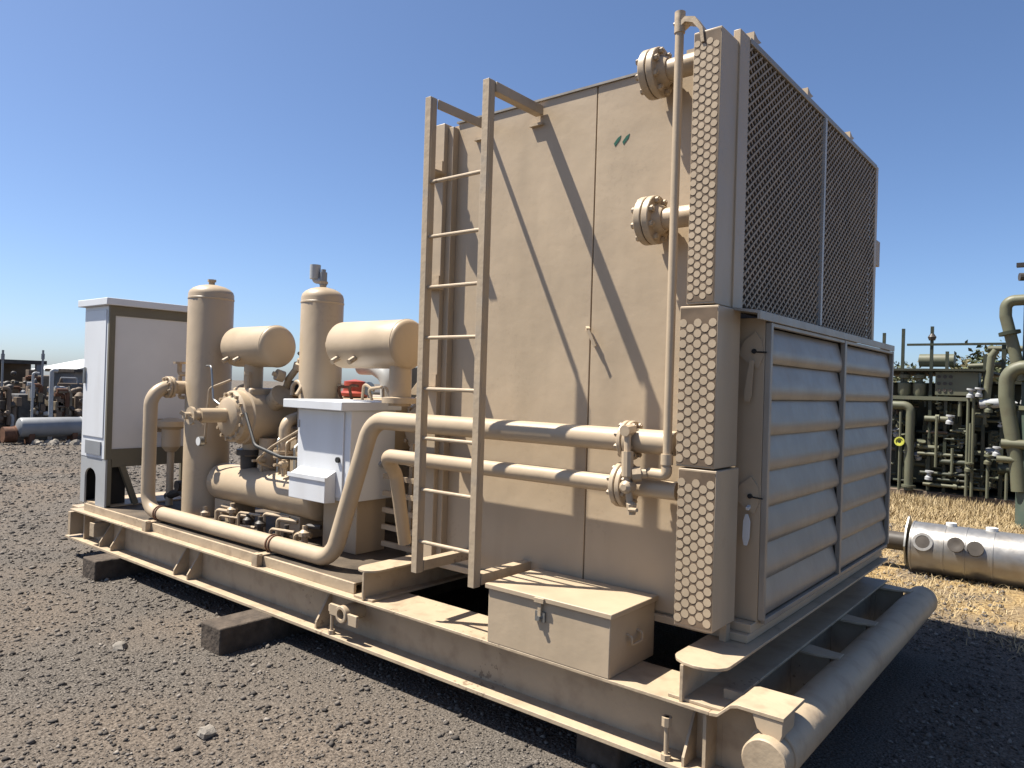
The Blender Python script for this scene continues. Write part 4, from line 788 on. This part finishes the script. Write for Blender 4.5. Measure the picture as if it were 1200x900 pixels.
# ------------------------------------------------------------------ loose gravel, rocks, dry grass
def pebbles():
    n = 150000
    q = rng.random(n); dist = 1.6 + 22.5 * q ** 1.75; ang = rng.uniform(R(95), R(176), n)
    x = dist * np.cos(ang); y = dist * np.sin(ang)
    n2 = 12000; x2 = rng.uniform(-1.6, 1.6, n2); y2 = rng.uniform(3.2, 7.0, n2); x = np.r_[x, x2]; y = np.r_[y, y2]
    keep = ~((x > -8.1) & (x < -0.9) & (y > 3.3) & (y < 6.1)); x, y = x[keep], y[keep]; n = len(x)
    s = np.exp(rng.normal(-5.3, 0.55, n)); s = np.clip(s, 0.0025, 0.020) * (0.70 + 0.10 * np.hypot(x, y))
    g = (1 + math.sqrt(5)) / 2
    O = np.array([(1,0,0),(-1,0,0),(0,1,0),(0,-1,0),(0,0,1),(0,0,-1)], float)
    Fo = np.array([(0,2,4),(2,1,4),(1,3,4),(3,0,4),(2,0,5),(1,2,5),(3,1,5),(0,3,5)])
    V = O[None] * rng.uniform(0.65, 1.3, (n, 6, 1)) + rng.normal(0, 0.16, (n, 6, 3))
    V *= np.array([1, 1, 0.72]); th = rng.uniform(0, 6.28, n); c, s_ = np.cos(th), np.sin(th)
    Vx = V[..., 0] * c[:, None] - V[..., 1] * s_[:, None]; Vy = V[..., 0] * s_[:, None] + V[..., 1] * c[:, None]
    V = np.stack([Vx, Vy, V[..., 2]], -1) * s[:, None, None] + np.stack([x, y, relief(x, y) + s * 0.22], -1)[:, None]
    F = (Fo[None] + 6 * np.arange(n)[:, None, None]).reshape(-1, 3)
    np_mesh('gravel', V.reshape(-1, 3), F, PEBBLE, kind='stuff', label='loose grey and brown gravel stones scattered over the yard')
pebbles()
def rock(x, y, r_, lab):
    m = MB(); m.lathe((x, y, -1.84 - r_ * 0.25), (0.1, 0.1, 1), [(0, r_ * 0.9), (r_ * 0.5, r_), (r_ * 0.9, r_ * 0.7), (r_ * 1.1, 0)], 8)
    m.v = [(a + random.uniform(-.2, .2) * r_, b + random.uniform(-.2, .2) * r_, c_ + random.uniform(-.12, .12) * r_) for a, b, c_ in m.v]
    m.build('rock', ROCK, label=lab, cat='rock', group='larger rocks on the gravel')
rock(-3.60, 2.02, 0.045, 'lone grey rock on the gravel in front of the middle timber')
rock(-5.15, 2.25, 0.05, 'grey rock on the gravel further left, between the two timbers and the camera')
rock(0.02, 7.25, 0.07, 'white rock where the gravel meets the dry grass at the right edge')

def grass():
    n = 110000
    x = rng.uniform(-4.2, 1.6, n); y = 6.3 + 8.6 * rng.random(n) ** 1.1
    edge = 6.75 + 0.5 * np.sin(2.1 * x) * np.sin(1.3 * x + 1) + rng.normal(0, 0.22, n)
    bare = 0.5 + 0.5 * np.sin(3.1 * x + 1.7 * y + 2 * np.sin(1.3 * y)) * np.sin(2.3 * y - 1.1 * x + 1)
    k = (y > edge) & (rng.random(n) < np.clip(0.12 + 0.62 * bare + (y - 9.5) * 0.14, 0.06, 1)); x, y = x[k], y[k]; n = len(x)
    tall = np.clip((y - 11.5) / 3, 0, 1)
    L = rng.uniform(0.04, 0.11, n) + tall * rng.uniform(0, 0.12, n); wd = rng.uniform(0.0018, 0.0042, n) * (1 + 0.8 * tall)
    th = rng.uniform(0, 6.28, n); lean = np.clip(rng.uniform(0.8, 1.54, n) - 0.65 * tall, 0.1, 1.54)
    dx, dy = np.cos(th), np.sin(th); px, py = -dy, dx; z = relief(x, y)
    B = np.stack([x, y, z], -1); S = np.stack([px, py, 0 * px], -1) * wd[:, None]
    def at(f, l): return B + np.stack([dx * np.sin(l) * L * f, dy * np.sin(l) * L * f, np.cos(l) * L * f + 0.006], -1)
    m1 = at(0.55, lean * 0.8); m2 = at(1.0, lean)
    V = np.stack([B - S, B + S, m1 + S * 0.8, m1 - S * 0.8, m2], 1).reshape(-1, 3); i = 5 * np.arange(n)
    F = np.concatenate([np.stack([i, i+1, i+2], -1), np.stack([i, i+2, i+3], -1), np.stack([i+3, i+2, i+4], -1)])
    np_mesh('dry_grass', V, F, STRAW, kind='stuff', label='dry yellow straw grass growing behind the skid')
grass()
